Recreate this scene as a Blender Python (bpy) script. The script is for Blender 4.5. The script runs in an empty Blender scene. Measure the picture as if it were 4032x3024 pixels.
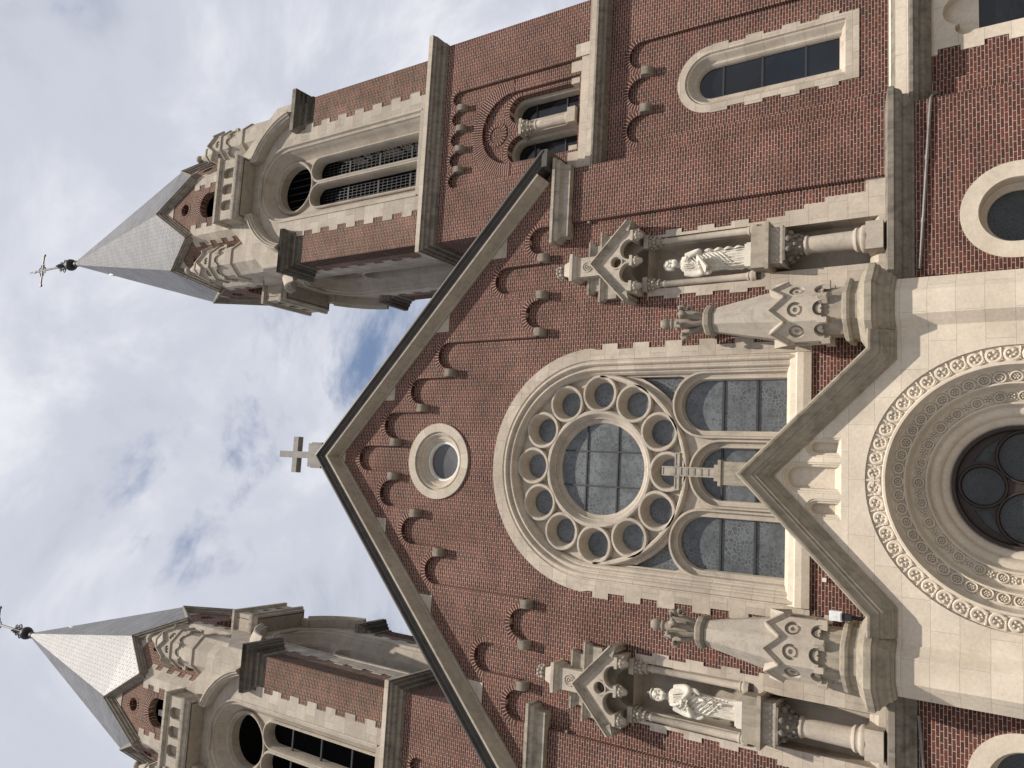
import bpy, bmesh, math, random
from math import sin, cos, pi, radians, tan, atan2, hypot
from mathutils import Vector, Matrix
from mathutils.geometry import delaunay_2d_cdt
random.seed(7)
S = bpy.context.scene
COL = S.collection
GZ = -1.6                                   # ground level; the camera is at z = 0

# ------------------------------------------------------------------ camera
YAW, PITCH, ROLL = 0.137891, 0.588161, -0.02277
F_PX, CAM_X, CAM_D = 3080.3, -0.2530, 17.0
fwd = Vector((sin(YAW)*cos(PITCH), cos(YAW)*cos(PITCH), sin(PITCH)))
r0 = Vector((cos(YAW), -sin(YAW), 0)); u0 = r0.cross(fwd)
rgt = r0*cos(ROLL) + u0*sin(ROLL); upv = -r0*sin(ROLL) + u0*cos(ROLL)
cd = bpy.data.cameras.new('camera'); cam = bpy.data.objects.new('camera', cd); COL.objects.link(cam)
cd.sensor_width = 36; cd.lens = 36*F_PX/4032; cd.clip_end = 5000; cd.clip_start = .05
# the photograph was taken with the phone turned: world up points left in the frame
m3 = Matrix((-upv, rgt, -fwd)).transposed()
cam.matrix_world = Matrix.Translation((CAM_X, -CAM_D, 0)) @ m3.to_4x4()
S.camera = cam

# ------------------------------------------------------------------ light
SUN_AZ, SUN_EL = radians(15), radians(62)
sd = Vector((sin(SUN_AZ)*cos(SUN_EL), -cos(SUN_AZ)*cos(SUN_EL), sin(SUN_EL)))
sl = bpy.data.lights.new('sun', 'SUN'); sl.energy = 5.0; sl.angle = radians(.6); sl.color = (1, .92, .82)
so = bpy.data.objects.new('sun', sl); COL.objects.link(so); so.location = (10, -30, 60)
so.rotation_euler = sd.to_track_quat('Z', 'Y').to_euler()
S.view_settings.view_transform = 'Standard'; S.view_settings.look = 'None'
S.view_settings.exposure = 0; S.view_settings.gamma = 1
S.cycles.max_bounces = 6; S.cycles.diffuse_bounces = 3; S.cycles.glossy_bounces = 3

W = bpy.data.worlds.new('World'); S.world = W; W.use_nodes = True
nt = W.node_tree; nt.nodes.clear()
def N(nt, t, **k):
    n = nt.nodes.new(t)
    for a, b in k.items():
        if a[0] == '_': n.inputs[a[1:].replace('_', ' ')].default_value = b
        else: setattr(n, a, b)
    return n
def L(nt, a, b): nt.links.new(a, b)
def math_(nt, op, a, b=None, c=None):
    n = nt.nodes.new('ShaderNodeMath'); n.operation = op
    for i, x in enumerate((a, b, c)):
        if x is None: continue
        if isinstance(x, (int, float)): n.inputs[i].default_value = x
        else: nt.links.new(x, n.inputs[i])
    return n.outputs[0]
def ramp(nt, fac, stops, interp='LINEAR'):
    n = nt.nodes.new('ShaderNodeValToRGB'); n.color_ramp.interpolation = interp
    e = n.color_ramp.elements
    while len(e) < len(stops): e.new(.5)
    for i, (p, c) in enumerate(stops):
        e[i].position = p; e[i].color = (c if len(c) == 4 else (*c, 1)) if not isinstance(c, (int, float)) else (c, c, c, 1)
    if fac is not None: nt.links.new(fac, n.inputs[0])
    return n.outputs[0]
def mixc(nt, mode, fac, a, b):
    n = nt.nodes.new('ShaderNodeMix'); n.data_type = 'RGBA'; n.blend_type = mode
    for s, x in ((n.inputs[0], fac), (n.inputs[6], a), (n.inputs[7], b)):
        if isinstance(x, (int, float)): s.default_value = x
        elif isinstance(x, tuple): s.default_value = (*x, 1)
        else: nt.links.new(x, s)
    return n.outputs[2]
def noise(nt, vec, scale, detail=4, rough=.55, dist=0):
    n = nt.nodes.new('ShaderNodeTexNoise'); n.inputs['Scale'].default_value = scale
    n.inputs['Detail'].default_value = detail; n.inputs['Roughness'].default_value = rough
    n.inputs['Distortion'].default_value = dist
    nt.links.new(vec, n.inputs['Vector']); return n.outputs['Fac']
sky = N(nt, 'ShaderNodeTexSky', sky_type='NISHITA', sun_disc=False, sun_elevation=SUN_EL, sun_rotation=pi - SUN_AZ)
tc = N(nt, 'ShaderNodeTexCoord'); sx = N(nt, 'ShaderNodeSeparateXYZ'); L(nt, tc.outputs['Generated'], sx.inputs[0])
dz = math_(nt, 'ADD', math_(nt, 'MAXIMUM', sx.outputs[2], 0.0), .35)
cb = N(nt, 'ShaderNodeCombineXYZ')
L(nt, math_(nt, 'DIVIDE', sx.outputs[0], dz), cb.inputs[0]); L(nt, math_(nt, 'DIVIDE', sx.outputs[1], dz), cb.inputs[1])
cb.inputs[2].default_value = 17.3
cov = ramp(nt, noise(nt, cb.outputs[0], 3.0, 12, .60, .35), [(.34, .10), (.46, 1.)], 'EASE')
g1 = noise(nt, cb.outputs[0], 1.5, 5, .5, .2); g2 = noise(nt, cb.outputs[0], 4.2, 10, .60, .5)
gsum = math_(nt, 'ADD', math_(nt, 'MULTIPLY', g1, .55), math_(nt, 'MULTIPLY', g2, .45))
gry = ramp(nt, gsum, [(.38, (.42, .465, .57)), (.51, (.66, .69, .785)), (.63, (.915, .925, .985))], 'EASE')
b1 = N(nt, 'ShaderNodeBackground', _Strength=.15); L(nt, sky.outputs[0], b1.inputs[0])
b2 = N(nt, 'ShaderNodeBackground', _Strength=.93); L(nt, gry, b2.inputs[0])
mx = N(nt, 'ShaderNodeMixShader'); L(nt, cov, mx.inputs[0]); L(nt, b1.outputs[0], mx.inputs[1]); L(nt, b2.outputs[0], mx.inputs[2])
wo = N(nt, 'ShaderNodeOutputWorld'); L(nt, mx.outputs[0], wo.inputs[0])

# ------------------------------------------------------------------ materials
def newmat(name):
    m = bpy.data.materials.new(name); m.use_nodes = True
    t = m.node_tree; b = t.nodes['Principled BSDF']; return m, t, b
def coords(t):
    """object-space coordinates: (u along the wall, z) plus a 3-D vector shifted per object for stains"""
    tc = N(t, 'ShaderNodeTexCoord'); s = N(t, 'ShaderNodeSeparateXYZ'); L(t, tc.outputs['Object'], s.inputs[0])
    n = N(t, 'ShaderNodeSeparateXYZ'); L(t, tc.outputs['Normal'], n.inputs[0])
    side = math_(t, 'GREATER_THAN', math_(t, 'ABSOLUTE', n.outputs[0]), math_(t, 'ADD', math_(t, 'ABSOLUTE', n.outputs[1]), .02))
    u = math_(t, 'ADD', math_(t, 'MULTIPLY', s.outputs[0], math_(t, 'SUBTRACT', 1., side)), math_(t, 'MULTIPLY', s.outputs[1], side))
    c = N(t, 'ShaderNodeCombineXYZ'); L(t, u, c.inputs[0]); L(t, s.outputs[2], c.inputs[1])
    oi = N(t, 'ShaderNodeObjectInfo'); va = N(t, 'ShaderNodeVectorMath', operation='MULTIPLY_ADD')
    L(t, oi.outputs['Location'], va.inputs[0]); va.inputs[1].default_value = (1.37,)*3; L(t, tc.outputs['Object'], va.inputs[2])
    return c.outputs[0], va.outputs[0], tc
def bricktex(t, vec, w, h, mortar, c1, c2, cm, off=.5, bias=0., smooth=.1):
    n = N(t, 'ShaderNodeTexBrick', offset=off, offset_frequency=2, squash=1.)
    n.inputs['Scale'].default_value = 1; n.inputs['Brick Width'].default_value = w; n.inputs['Row Height'].default_value = h
    n.inputs['Mortar Size'].default_value = mortar; n.inputs['Mortar Smooth'].default_value = smooth; n.inputs['Bias'].default_value = bias
    for k, c in (('Color1', c1), ('Color2', c2), ('Mortar', cm)): n.inputs[k].default_value = (*c, 1)
    L(t, vec, n.inputs['Vector']); return n
def brick_mat(name, radial=False, cA=(.140, .047, .034), cB=(.066, .028, .024), cM=(.47, .375, .30), dk=.72, ms=.0052, flem=False):
    m, t, b = newmat(name)
    v, p, tc = coords(t)
    if radial:
        sp = N(t, 'ShaderNodeSeparateXYZ'); L(t, tc.outputs['UV'], sp.inputs[0]); cc = N(t, 'ShaderNodeCombineXYZ')
        L(t, sp.outputs[1], cc.inputs[0]); L(t, sp.outputs[0], cc.inputs[1]); v = cc.outputs[0]
    jn = N(t, 'ShaderNodeVectorMath', operation='MULTIPLY_ADD')      # slightly uneven courses
    nn = N(t, 'ShaderNodeTexNoise'); nn.inputs['Scale'].default_value = 3; L(t, p, nn.inputs['Vector'])
    L(t, nn.outputs['Color'], jn.inputs[0]); jn.inputs[1].default_value = (.012, .010, 0); L(t, v, jn.inputs[2])
    w = 9. if radial else .205; rh = .070 if radial else .066
    n1 = bricktex(t, jn.outputs[0], w, rh, ms, cA, cB, cM)
    n2 = bricktex(t, jn.outputs[0], w, rh, ms, (0, 0, 0), (1, 1, 1), (0, 0, 0), bias=-.1)
    dark = ramp(t, n2.outputs[0], [(.93, 0.), (.96, 1.)])
    col = mixc(t, 'MIX', math_(t, 'MULTIPLY', dark, dk), n1.outputs[0], (.022, .018, .024))
    big = ramp(t, noise(t, p, .8, 7, .65), [(.3, .68), (.7, 1.24)])
    col = mixc(t, 'MULTIPLY', 1., col, big)
    fine = ramp(t, noise(t, p, 38, 3), [(.3, .80), (.7, 1.18)])
    col = mixc(t, 'MULTIPLY', 1., col, fine)
    pale = ramp(t, noise(t, p, 1.4, 6, .7), [(.62, 0.), (.80, .14)])
    col = mixc(t, 'MIX', pale, col, (.34, .26, .22))
    L(t, col, b.inputs['Base Color']); b.inputs['Roughness'].default_value = .9
    b.inputs['Specular IOR Level'].default_value = .25
    bp = N(t, 'ShaderNodeBump', _Strength=(.15 if radial else .5), _Distance=.008); L(t, n1.outputs['Fac'], bp.inputs['Height']); bp.invert = True
    L(t, bp.outputs[0], b.inputs['Normal'])
    return m
def stone_mat(name, col, joints='box', bw=.62, bh=.40, stain=.35, staincol=(.16, .145, .125), contrast=.12, jointdark=.55, streak=0., scale=1.0, bump=.25):
    m, t, b = newmat(name)
    v, p, tc = coords(t)
    c = col
    if joints:
        if joints == 'uv':
            sp = N(t, 'ShaderNodeSeparateXYZ'); L(t, tc.outputs['UV'], sp.inputs[0]); cc = N(t, 'ShaderNodeCombineXYZ')
            L(t, sp.outputs[1], cc.inputs[0]); L(t, sp.outputs[0], cc.inputs[1]); v = cc.outputs[0]; bw2, bh2, off = 9., bh, 0.
        else: bw2, bh2, off = bw, bh, .5
        k1 = tuple(x*(1+contrast) for x in col); k2 = tuple(x*(1-contrast)*(1, .985, .97)[i] for i, x in enumerate(col))
        n = bricktex(t, v, bw2, bh2, .0045, k1, k2, tuple(x*jointdark for x in col), off, smooth=.3)
        c = n.outputs[0]
    big = ramp(t, noise(t, p, 1.1*scale, 6, .62), [(.36, .88), (.66, 1.08)])
    c = mixc(t, 'MULTIPLY', 1., c, big)
    fine = ramp(t, noise(t, p, 16*scale, 5, .6), [(.3, .91), (.7, 1.07)])
    c = mixc(t, 'MULTIPLY', 1., c, fine)
    st = noise(t, p, 2.6*scale, 8, .68, .6)
    c = mixc(t, 'MIX', ramp(t, st, [(.50, 0.), (.72, stain)]), c, staincol)
    if streak:
        mp = N(t, 'ShaderNodeMapping'); mp.inputs['Scale'].default_value = (7, 7, .7); L(t, p, mp.inputs[0])
        c = mixc(t, 'MIX', ramp(t, noise(t, mp.outputs[0], 1., 5, .6), [(.48, 0.), (.70, streak)]), c, (.075, .07, .062))
    L(t, c, b.inputs['Base Color']); b.inputs['Roughness'].default_value = .85; b.inputs['Specular IOR Level'].default_value = .25
    bp = N(t, 'ShaderNodeBump', _Strength=bump, _Distance=.015); L(t, noise(t, p, 26, 6, .65), bp.inputs['Height']); L(t, bp.outputs[0], b.inputs['Normal'])
    return m
def plain_mat(name, col, rough=.6, metal=0., var=.2, scale=8, spec=.5):
    m, t, b = newmat(name); v, p, tc = coords(t)
    c = mixc(t, 'MULTIPLY', 1., col, ramp(t, noise(t, p, scale, 5, .6), [(.3, 1-var), (.7, 1+var)]))
    L(t, c, b.inputs['Base Color']); b.inputs['Roughness'].default_value = rough; b.inputs['Metallic'].default_value = metal
    b.inputs['Specular IOR Level'].default_value = spec
    return m
STONE = (.50, .435, .355)
M = dict(
    brick=brick_mat('red_brick'), brick_arc=brick_mat('red_brick_arch', True, cA=(.112, .039, .031), cB=(.066, .028, .024), cM=(.50, .40, .32), ms=.0065),
    brick_top=brick_mat('tower_brick', False, (.185, .075, .048), (.075, .047, .038), (.44, .37, .29), .5),
    stone=stone_mat('limestone', STONE),
    stone_arc=stone_mat('limestone_voussoir', (.51, .45, .37), 'uv', bh=.46, contrast=.07, stain=.22),
    carved=stone_mat('limestone_carved', (.48, .42, .345), None, stain=.4, streak=.15),
    weather=stone_mat('limestone_weathered', (.40, .355, .29), None, stain=.55, staincol=(.11, .10, .085), streak=.45),
    corb=stone_mat('corbel_limestone', (.29, .25, .20), None, stain=.5, staincol=(.09, .08, .07), streak=.4),
    cross=stone_mat('grey_cross_stone', (.30, .285, .26), None, stain=.5, staincol=(.13, .125, .12), streak=.3),
    rake=stone_mat('raking_limestone', (.41, .365, .295), 'uv', bh=1.9, stain=.4, contrast=.03, streak=.2),
    sooty=stone_mat('limestone_sooty', (.25, .22, .18), None, stain=.7, staincol=(.06, .055, .048), streak=.6),
    finial=stone_mat('limestone_mossy', (.40, .355, .295), None, stain=.5, staincol=(.15, .135, .12), scale=2.2, streak=.2),
    tower=stone_mat('tower_limestone', (.44, .39, .325), bw=.8, bh=.42, stain=.35, contrast=.12),
    tower_arc=stone_mat('tower_limestone_moulded', (.43, .38, .315), 'uv', bh=.8, stain=.3, contrast=.06),
    tower_soft=stone_mat('tower_limestone_carved', (.42, .37, .305), None, stain=.38, staincol=(.15, .135, .12), streak=.2),
    portal=stone_mat('portal_limestone', (.67, .59, .48), bw=1.05, bh=.46, stain=.14, staincol=(.36, .27, .18), contrast=.05, jointdark=.62),
    portal_c=stone_mat('portal_limestone_carved', (.65, .57, .46), None, stain=.18, staincol=(.33, .24, .15)),
    cap=stone_mat('portal_limestone_stained', (.36, .315, .245), None, stain=.6, staincol=(.13, .115, .095), streak=.35),
    marble=stone_mat('white_marble', (.66, .615, .53), None, stain=.12, staincol=(.4, .36, .3), bump=.1),
    copper=plain_mat('dark_coping_metal', (.055, .048, .042), .55, .0, .35, 3),
    metal=plain_mat('dark_iron', (.02, .02, .023), .55, .3), grey=plain_mat('grey_conduit', (.22, .20, .18), .5, .2),
    white=plain_mat('white_plastic', (.72, .74, .74), .4), frame=plain_mat('white_frame', (.66, .66, .62), .5, var=.1),
    brown=plain_mat('brown_wood', (.032, .021, .016), .6), lead=plain_mat('lead_bar', (.03, .03, .032), .5),
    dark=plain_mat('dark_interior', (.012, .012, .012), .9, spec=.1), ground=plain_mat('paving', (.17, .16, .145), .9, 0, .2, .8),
)
def slate_mat():
    m, t, b = newmat('grey_slate'); tc = N(t, 'ShaderNodeTexCoord'); v, p, _ = coords(t)
    n = bricktex(t, tc.outputs['UV'], .30, .17, .010, (.20, .20, .205), (.14, .14, .145), (.06, .06, .065), .5, smooth=.4)
    c = mixc(t, 'MULTIPLY', 1., n.outputs[0], ramp(t, noise(t, p, .8, 6, .6), [(.3, .85), (.7, 1.15)]))
    L(t, c, b.inputs['Base Color']); b.inputs['Roughness'].default_value = .50; b.inputs['Specular IOR Level'].default_value = .4
    bp = N(t, 'ShaderNodeBump', _Strength=.6, _Distance=.02, invert=True); L(t, n.outputs['Fac'], bp.inputs['Height']); L(t, bp.outputs[0], b.inputs['Normal'])
    return m
def glass_mat(name, base, line, scale, lw, rough):
    m, t, b = newmat(name); v, p, tc = coords(t)
    jn = N(t, 'ShaderNodeVectorMath', operation='MULTIPLY_ADD'); nn = N(t, 'ShaderNodeTexNoise'); nn.inputs['Scale'].default_value = 2.5
    L(t, v, nn.inputs['Vector']); L(t, nn.outputs['Color'], jn.inputs[0]); jn.inputs[1].default_value = (.12, .12, 0); L(t, v, jn.inputs[2])
    vo = N(t, 'ShaderNodeTexVoronoi', feature='DISTANCE_TO_EDGE', voronoi_dimensions='2D'); vo.inputs['Scale'].default_value = scale
    L(t, jn.outputs[0], vo.inputs['Vector'])
    amt = ramp(t, noise(t, p, 1.3, 4, .6), [(.40, .05), (.60, 1.)])
    ln = math_(t, 'MULTIPLY', ramp(t, vo.outputs['Distance'], [(lw*.5, 1.), (lw*1.6, 0.)]), amt)
    vc = N(t, 'ShaderNodeTexVoronoi', voronoi_dimensions='2D'); vc.inputs['Scale'].default_value = scale; L(t, jn.outputs[0], vc.inputs['Vector'])
    bw_ = N(t, 'ShaderNodeRGBToBW'); L(t, vc.outputs['Color'], bw_.inputs[0])
    c0 = mixc(t, 'MULTIPLY', 1., base, ramp(t, bw_.outputs[0], [(.2, .8), (.8, 1.2)]))
    c0 = mixc(t, 'MULTIPLY', 1., c0, ramp(t, noise(t, p, .9, 3), [(.3, .7), (.7, 1.35)]))
    L(t, mixc(t, 'MIX', ln, c0, line), b.inputs['Base Color'])
    b.inputs['Roughness'].default_value = rough
    bp = N(t, 'ShaderNodeBump', _Strength=.35, _Distance=.01); L(t, noise(t, p, 3.5, 3), bp.inputs['Height']); L(t, bp.outputs[0], b.inputs['Normal'])
    return m
M['slate'] = slate_mat()
M['stained'] = glass_mat('leaded_stained_glass', (.098, .105, .110), (.22, .24, .245), 11.0, .04, .32)
M['portal_glass'] = glass_mat('dark_leaded_glass', (.03, .034, .035), (.075, .085, .085), 14.0, .04, .25)
M['oculus'] = glass_mat('sky_toned_glass', (.10, .10, .105), (.1, .1, .1), .5, .001, .2)  # grey base lightened to put the sky's reflection into the pane colour
M['pane'] = glass_mat('dark_window_glass', (.008, .009, .011), (.01, .01, .012), .5, .001, .08)

# ------------------------------------------------------------------ mesh helpers
def put(name, parent, label=None):
    o = bpy.data.objects.new(name, None); return o
def thing(name, label, cat, loc, group=None):
    o = bpy.data.objects.new(name, None); COL.objects.link(o); o.location = loc; o.empty_display_size = .2
    o['label'] = label; o['category'] = cat
    if group: o['group'] = group
    return o
def tag(o, label, cat, group=None):
    o['label'] = label; o['category'] = cat
    if group: o['group'] = group
    return o
def origin_of(o):
    v = Vector((0, 0, 0))
    while o: v += o.location; o = o.parent
    return v
class MB:
    def __init__(s): s.v = []; s.f = []; s.uv = []
    def add(s, vs, fs, uvs=None):
        k = len(s.v); s.v += [tuple(x) for x in vs]
        for i, f in enumerate(fs):
            s.f.append(tuple(a+k for a in f)); s.uv.append(uvs[i] if uvs else None)
        return s
    def box(s, x0, x1, y0, y1, z0, z1):
        P = [(x, y, z) for x in (x0, x1) for y in (y0, y1) for z in (z0, z1)]
        return s.add(P, [(0, 1, 3, 2), (4, 6, 7, 5), (0, 4, 5, 1), (2, 3, 7, 6), (0, 2, 6, 4), (1, 5, 7, 3)])
    def slab(s, loops, y0, y1, back=False, fmap=None):
        """front face of a wall with holes at y0, its edges running back to y1"""
        fm = fmap or (lambda a, b, y: (a, y, b))
        flat = [p for l in loops for p in l]
        es = []; i0 = 0
        for l in loops: es += [(i0+q, i0+(q+1) % len(l)) for q in range(len(l))]; i0 += len(l)
        pv, _, ft, ov, _, _ = delaunay_2d_cdt([Vector(p[:2]) for p in flat], es, [], 0, 1e-6)
        def inside(x, y):
            c = False
            for a, b in es:
                (xa, ya), (xb, yb) = flat[a][:2], flat[b][:2]
                if (ya > y) != (yb > y) and x < (xb-xa)*(y-ya)/(yb-ya)+xa: c = not c
            return c
        ext = []                                             # the triangulation may merge or add points
        for q in range(len(pv)):
            if ov[q]: ext.append(ov[q][0])
            else: flat.append((pv[q][0], pv[q][1])); ext.append(len(flat)-1)
        tris = [tuple(ext[q] for q in t) for t in ft if inside(sum(pv[q][0] for q in t)/3, sum(pv[q][1] for q in t)/3)]
        k = len(flat)
        vs = [fm(p[0], p[1], y0) for p in flat] + [fm(p[0], p[1], y1) for p in flat]
        fs = []
        for a, b, c in tris:
            pa, pb, pc = flat[a], flat[b], flat[c]
            if (pb[0]-pa[0])*(pc[1]-pa[1]) - (pb[1]-pa[1])*(pc[0]-pa[0]) < 0: b, c = c, b
            fs.append((a, b, c))
            if back: fs.append((a+k, c+k, b+k))
        i0 = 0
        for li, l in enumerate(loops):
            n = len(l)
            ar = sum(l[i][0]*l[(i+1) % n][1]-l[(i+1) % n][0]*l[i][1] for i in range(n))
            for i in range(n):
                a, b = i0+i, i0+(i+1) % n
                fs.append((b, a, a+k, b+k) if (ar > 0) == (li == 0) else (a, b, b+k, a+k))
            i0 += n
        return s.add(vs, fs)
    def mold(s, path, prof, closed=False, fmap=None, caps=True, uoff=0.):
        """sweep prof [(d, h)] along a 2-D path; d is measured to the right of the path"""
        fm = fmap or (lambda a, b, h: (a, h, b))
        if fmap is XY: prof = [(-d, h) for d, h in prof]      # plan outlines run anticlockwise
        n = len(path); nr = []
        for i in range(n):
            p = path[i]
            a = path[i-1] if (i > 0 or closed) else None
            b = path[(i+1) % n] if (i < n-1 or closed) else None
            def rn(q, r):
                dx, dy = r[0]-q[0], r[1]-q[1]; l = hypot(dx, dy) or 1; return (dy/l, -dx/l)
            if a is None: nr.append(rn(p, b)); continue
            if b is None: nr.append(rn(a, p)); continue
            n1, n2 = rn(a, p), rn(p, b); mx, my = n1[0]+n2[0], n1[1]+n2[1]; q = mx*mx+my*my
            sc = min(2/q, 2.2) if q > 1e-6 else 1; nr.append((mx*sc, my*sc))
        L_ = [0.]
        for i in range(n): 
            q = path[(i+1) % n]; L_.append(L_[-1]+hypot(q[0]-path[i][0], q[1]-path[i][1]))
        t = [0.]
        for i in range(1, len(prof)): t.append(t[-1]+hypot(prof[i][0]-prof[i-1][0], prof[i][1]-prof[i-1][1]))
        vs = [fm(path[i][0]+nr[i][0]*d, path[i][1]+nr[i][1]*d, h) for i in range(n) for d, h in prof]
        m = len(prof); fs = []; us = []
        for i in range(n if closed else n-1):
            j = (i+1) % n
            for q in range(m-1):
                fs.append((i*m+q, j*m+q, j*m+q+1, i*m+q+1))
                us.append([(L_[i]+uoff, t[q]), (L_[i+1]+uoff, t[q]), (L_[i+1]+uoff, t[q+1]), (L_[i]+uoff, t[q+1])])
        if not closed and caps:
            fs.append(tuple(range(m))[::-1]); us.append([(.1, .1)]*m)
            fs.append(tuple((n-1)*m+q for q in range(m))); us.append([(.1, .1)]*m)
        return s.add(vs, fs, us)
    def lathe(s, c, prof, n=16, phase=0., ax=None, sy=1.):
        vs = []; fs = []; m = len(prof)
        for i in range(n):
            a = phase+2*pi*i/n
            for r, z in prof: vs.append((c[0]+r*cos(a), c[1]+r*sin(a)*sy, c[2]+z))
        for i in range(n):
            j = (i+1) % n
            for q in range(m-1): fs.append((i*m+q, j*m+q, j*m+q+1, i*m+q+1))
        fs.append(tuple(i*m+m-1 for i in range(n))); fs.append(tuple(i*m for i in range(n))[::-1])
        return s.add(vs, fs)
    def ball(s, c, r, n=10, sc=(1, 1, 1)):
        vs = [(c[0], c[1], c[2]-r*sc[2])]; k = max(4, n//2)
        for j in range(1, k):
            t = -pi/2+pi*j/k
            for i in range(n): vs.append((c[0]+r*sc[0]*cos(t)*cos(2*pi*i/n), c[1]+r*sc[1]*cos(t)*sin(2*pi*i/n), c[2]+r*sc[2]*sin(t)))
        vs.append((c[0], c[1], c[2]+r*sc[2])); fs = []
        for i in range(n):
            fs.append((0, 1+(i+1) % n, 1+i)); e = len(vs)-1; b = 1+(k-2)*n
            fs.append((e, b+i, b+(i+1) % n))
            for j in range(k-2):
                a = 1+j*n; fs.append((a+i, a+(i+1) % n, a+n+(i+1) % n, a+n+i))
        return s.add(vs, fs)
    def tube(s, pts, r, n=6):
        pts = [Vector(p) for p in pts]; rs = r if isinstance(r, (list, tuple)) else [r]*len(pts); vs = []; fs = []
        up = None
        for i, p in enumerate(pts):
            d = (pts[min(i+1, len(pts)-1)]-pts[max(i-1, 0)]).normalized()
            if up is None: up = d.orthogonal().normalized()
            up = (up-d*up.dot(d)); up = up.normalized() if up.length > 1e-5 else d.orthogonal().normalized()
            w = d.cross(up)
            for k in range(n): vs.append(p+(up*cos(2*pi*k/n)+w*sin(2*pi*k/n))*rs[i])
        for i in range(len(pts)-1):
            for k in range(n): fs.append((i*n+k, i*n+(k+1) % n, (i+1)*n+(k+1) % n, (i+1)*n+k))
        fs.append(tuple(range(n))[::-1]); fs.append(tuple((len(pts)-1)*n+k for k in range(n)))
        return s.add(vs, fs)
    def torus(s, c, R, r, ex=(1, 0, 0), ez=(0, 0, 1), n=20, a0=0., a1=2*pi, m=6, end=1.):
        ex, ez = Vector(ex), Vector(ez); full = abs(a1-a0-2*pi) < 1e-6
        pts = [Vector(c)+(ex*cos(a0+(a1-a0)*i/n)+ez*sin(a0+(a1-a0)*i/n))*R*(1+(end-1)*i/n) for i in range(n+1)]
        return s.tube(pts, r, m)
    def xform(s, mat, k0=0):
        for i in range(k0, len(s.v)): s.v[i] = tuple(mat @ Vector(s.v[i]))
        return s
    def build(s, name, mat, parent=None, smooth=35, label=None):
        o0 = origin_of(parent) if parent else Vector((0, 0, 0))
        me = bpy.data.meshes.new(name)
        me.from_pydata([(x-o0.x, y-o0.y, z-o0.z) for x, y, z in s.v], [], s.f)
        if any(s.uv):
            ul = me.uv_layers.new(name='UVMap'); k = 0
            for f, u in zip(s.f, s.uv):
                for q in range(len(f)): ul.data[k].uv = u[q] if u else (0, 0); k += 1
        bm = bmesh.new(); bm.from_mesh(me); bmesh.ops.recalc_face_normals(bm, faces=bm.faces[:]); bm.to_mesh(me); bm.free()
        if smooth:
            me.polygons.foreach_set('use_smooth', [True]*len(me.polygons)); me.set_sharp_from_angle(angle=radians(smooth))
        me.materials.append(M[mat]); me.update()
        o = bpy.data.objects.new(name, me); COL.objects.link(o)
        if parent: o.parent = parent
        if label: o['label'] = label
        return o
def arch(cx, zs, r, z0, n=28):
    return [(cx-r, z0)] + [(cx+r*cos(pi-pi*i/n), zs+r*sin(pi*i/n)) for i in range(n+1)] + [(cx+r, z0)]
def half(cx, zs, r, n=24, a0=pi, a1=0.):
    return [(cx+r*cos(a0+(a1-a0)*i/n), zs+r*sin(a0+(a1-a0)*i/n)) for i in range(n+1)]
def circ(cx, cz, r, n=40): return [(cx+r*cos(-2*pi*i/n), cz+r*sin(-2*pi*i/n)) for i in range(n)]
def rect(x0, x1, z0, z1): return [(x0, z0), (x1, z0), (x1, z1), (x0, z1)]
XY = lambda a, b, h: (a, b, h)
def toothed(x_in, x_a, x_b, z0, z1, step, sgn=1, flip=0):
    """outer quoin edge going up: alternates x_a / x_b"""
    pts = []; z = z0; k = flip
    while z < z1-1e-3:
        x = (x_a, x_b)[k % 2]; z2 = min(z+step, z1); pts += [(sgn*x, z), (sgn*x, z2)]; z = z2; k += 1
    return pts
def rot_copy(o, parent, k, cz=None):
    c = o.copy(); COL.objects.link(c); c.parent = parent; c.rotation_euler = (0, 0, k); return c
def copy_face(o, parent, ang):
    c = o.copy(); COL.objects.link(c); c.parent = parent; c.rotation_euler = (0, 0, ang)
    for ch in o.children:
        d = ch.copy(); COL.objects.link(d); d.parent = c
    return c

# ------------------------------------------------------------------ ground
gm = MB().add([(-400, -400, GZ), (400, -400, GZ), (400, 400, GZ), (-400, 400, GZ)], [(0, 1, 2, 3)])
g = gm.build('ground', 'ground', None, 0); g['kind'] = 'structure'

# ------------------------------------------------------------------ church front (gable wall at y = 0)
church = thing('church', 'red brick church front with steep gable and great rose window between two towers', 'church', (0, .3, GZ))
PY = .13                                    # face of the recessed gable panel; piers and arcade stand at y = 0
CX = [.485, 1.475, 2.46, 3.45, 4.435, 5.42]
CZ = [15.51, 14.58, 13.66, 10.77, 10.77, 10.77]
CROWN = [(0, 16.78), (.98, 15.86), (1.967, 14.94), (2.955, 14.0), (3.942, 11.135), (4.927, 12.17), (5.912, 11.135)]
RA = .365
SL = .928
def gz(x, top=17.70): return top-SL*abs(x)
WIN_Z, WIN_R = 9.0, 2.98
win_hole = arch(0, WIN_Z, WIN_R-.04, 4.02, 40)
ocu = circ(0, 13.86, 1.0, 40)
nich = [rect(s*4.975-.66, s*4.975+.66, 2.55, 8.45) for s in (-1, 1)]
m = MB(); m.slab([[(-7.7, 2.2), (7.7, 2.2), (7.7, gz(7.7)), (0, gz(0)), (-7.7, gz(7.7))], win_hole, ocu] + nich, PY, .75)
gw = m.build('gable_wall', 'brick', church, 0)
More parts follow.
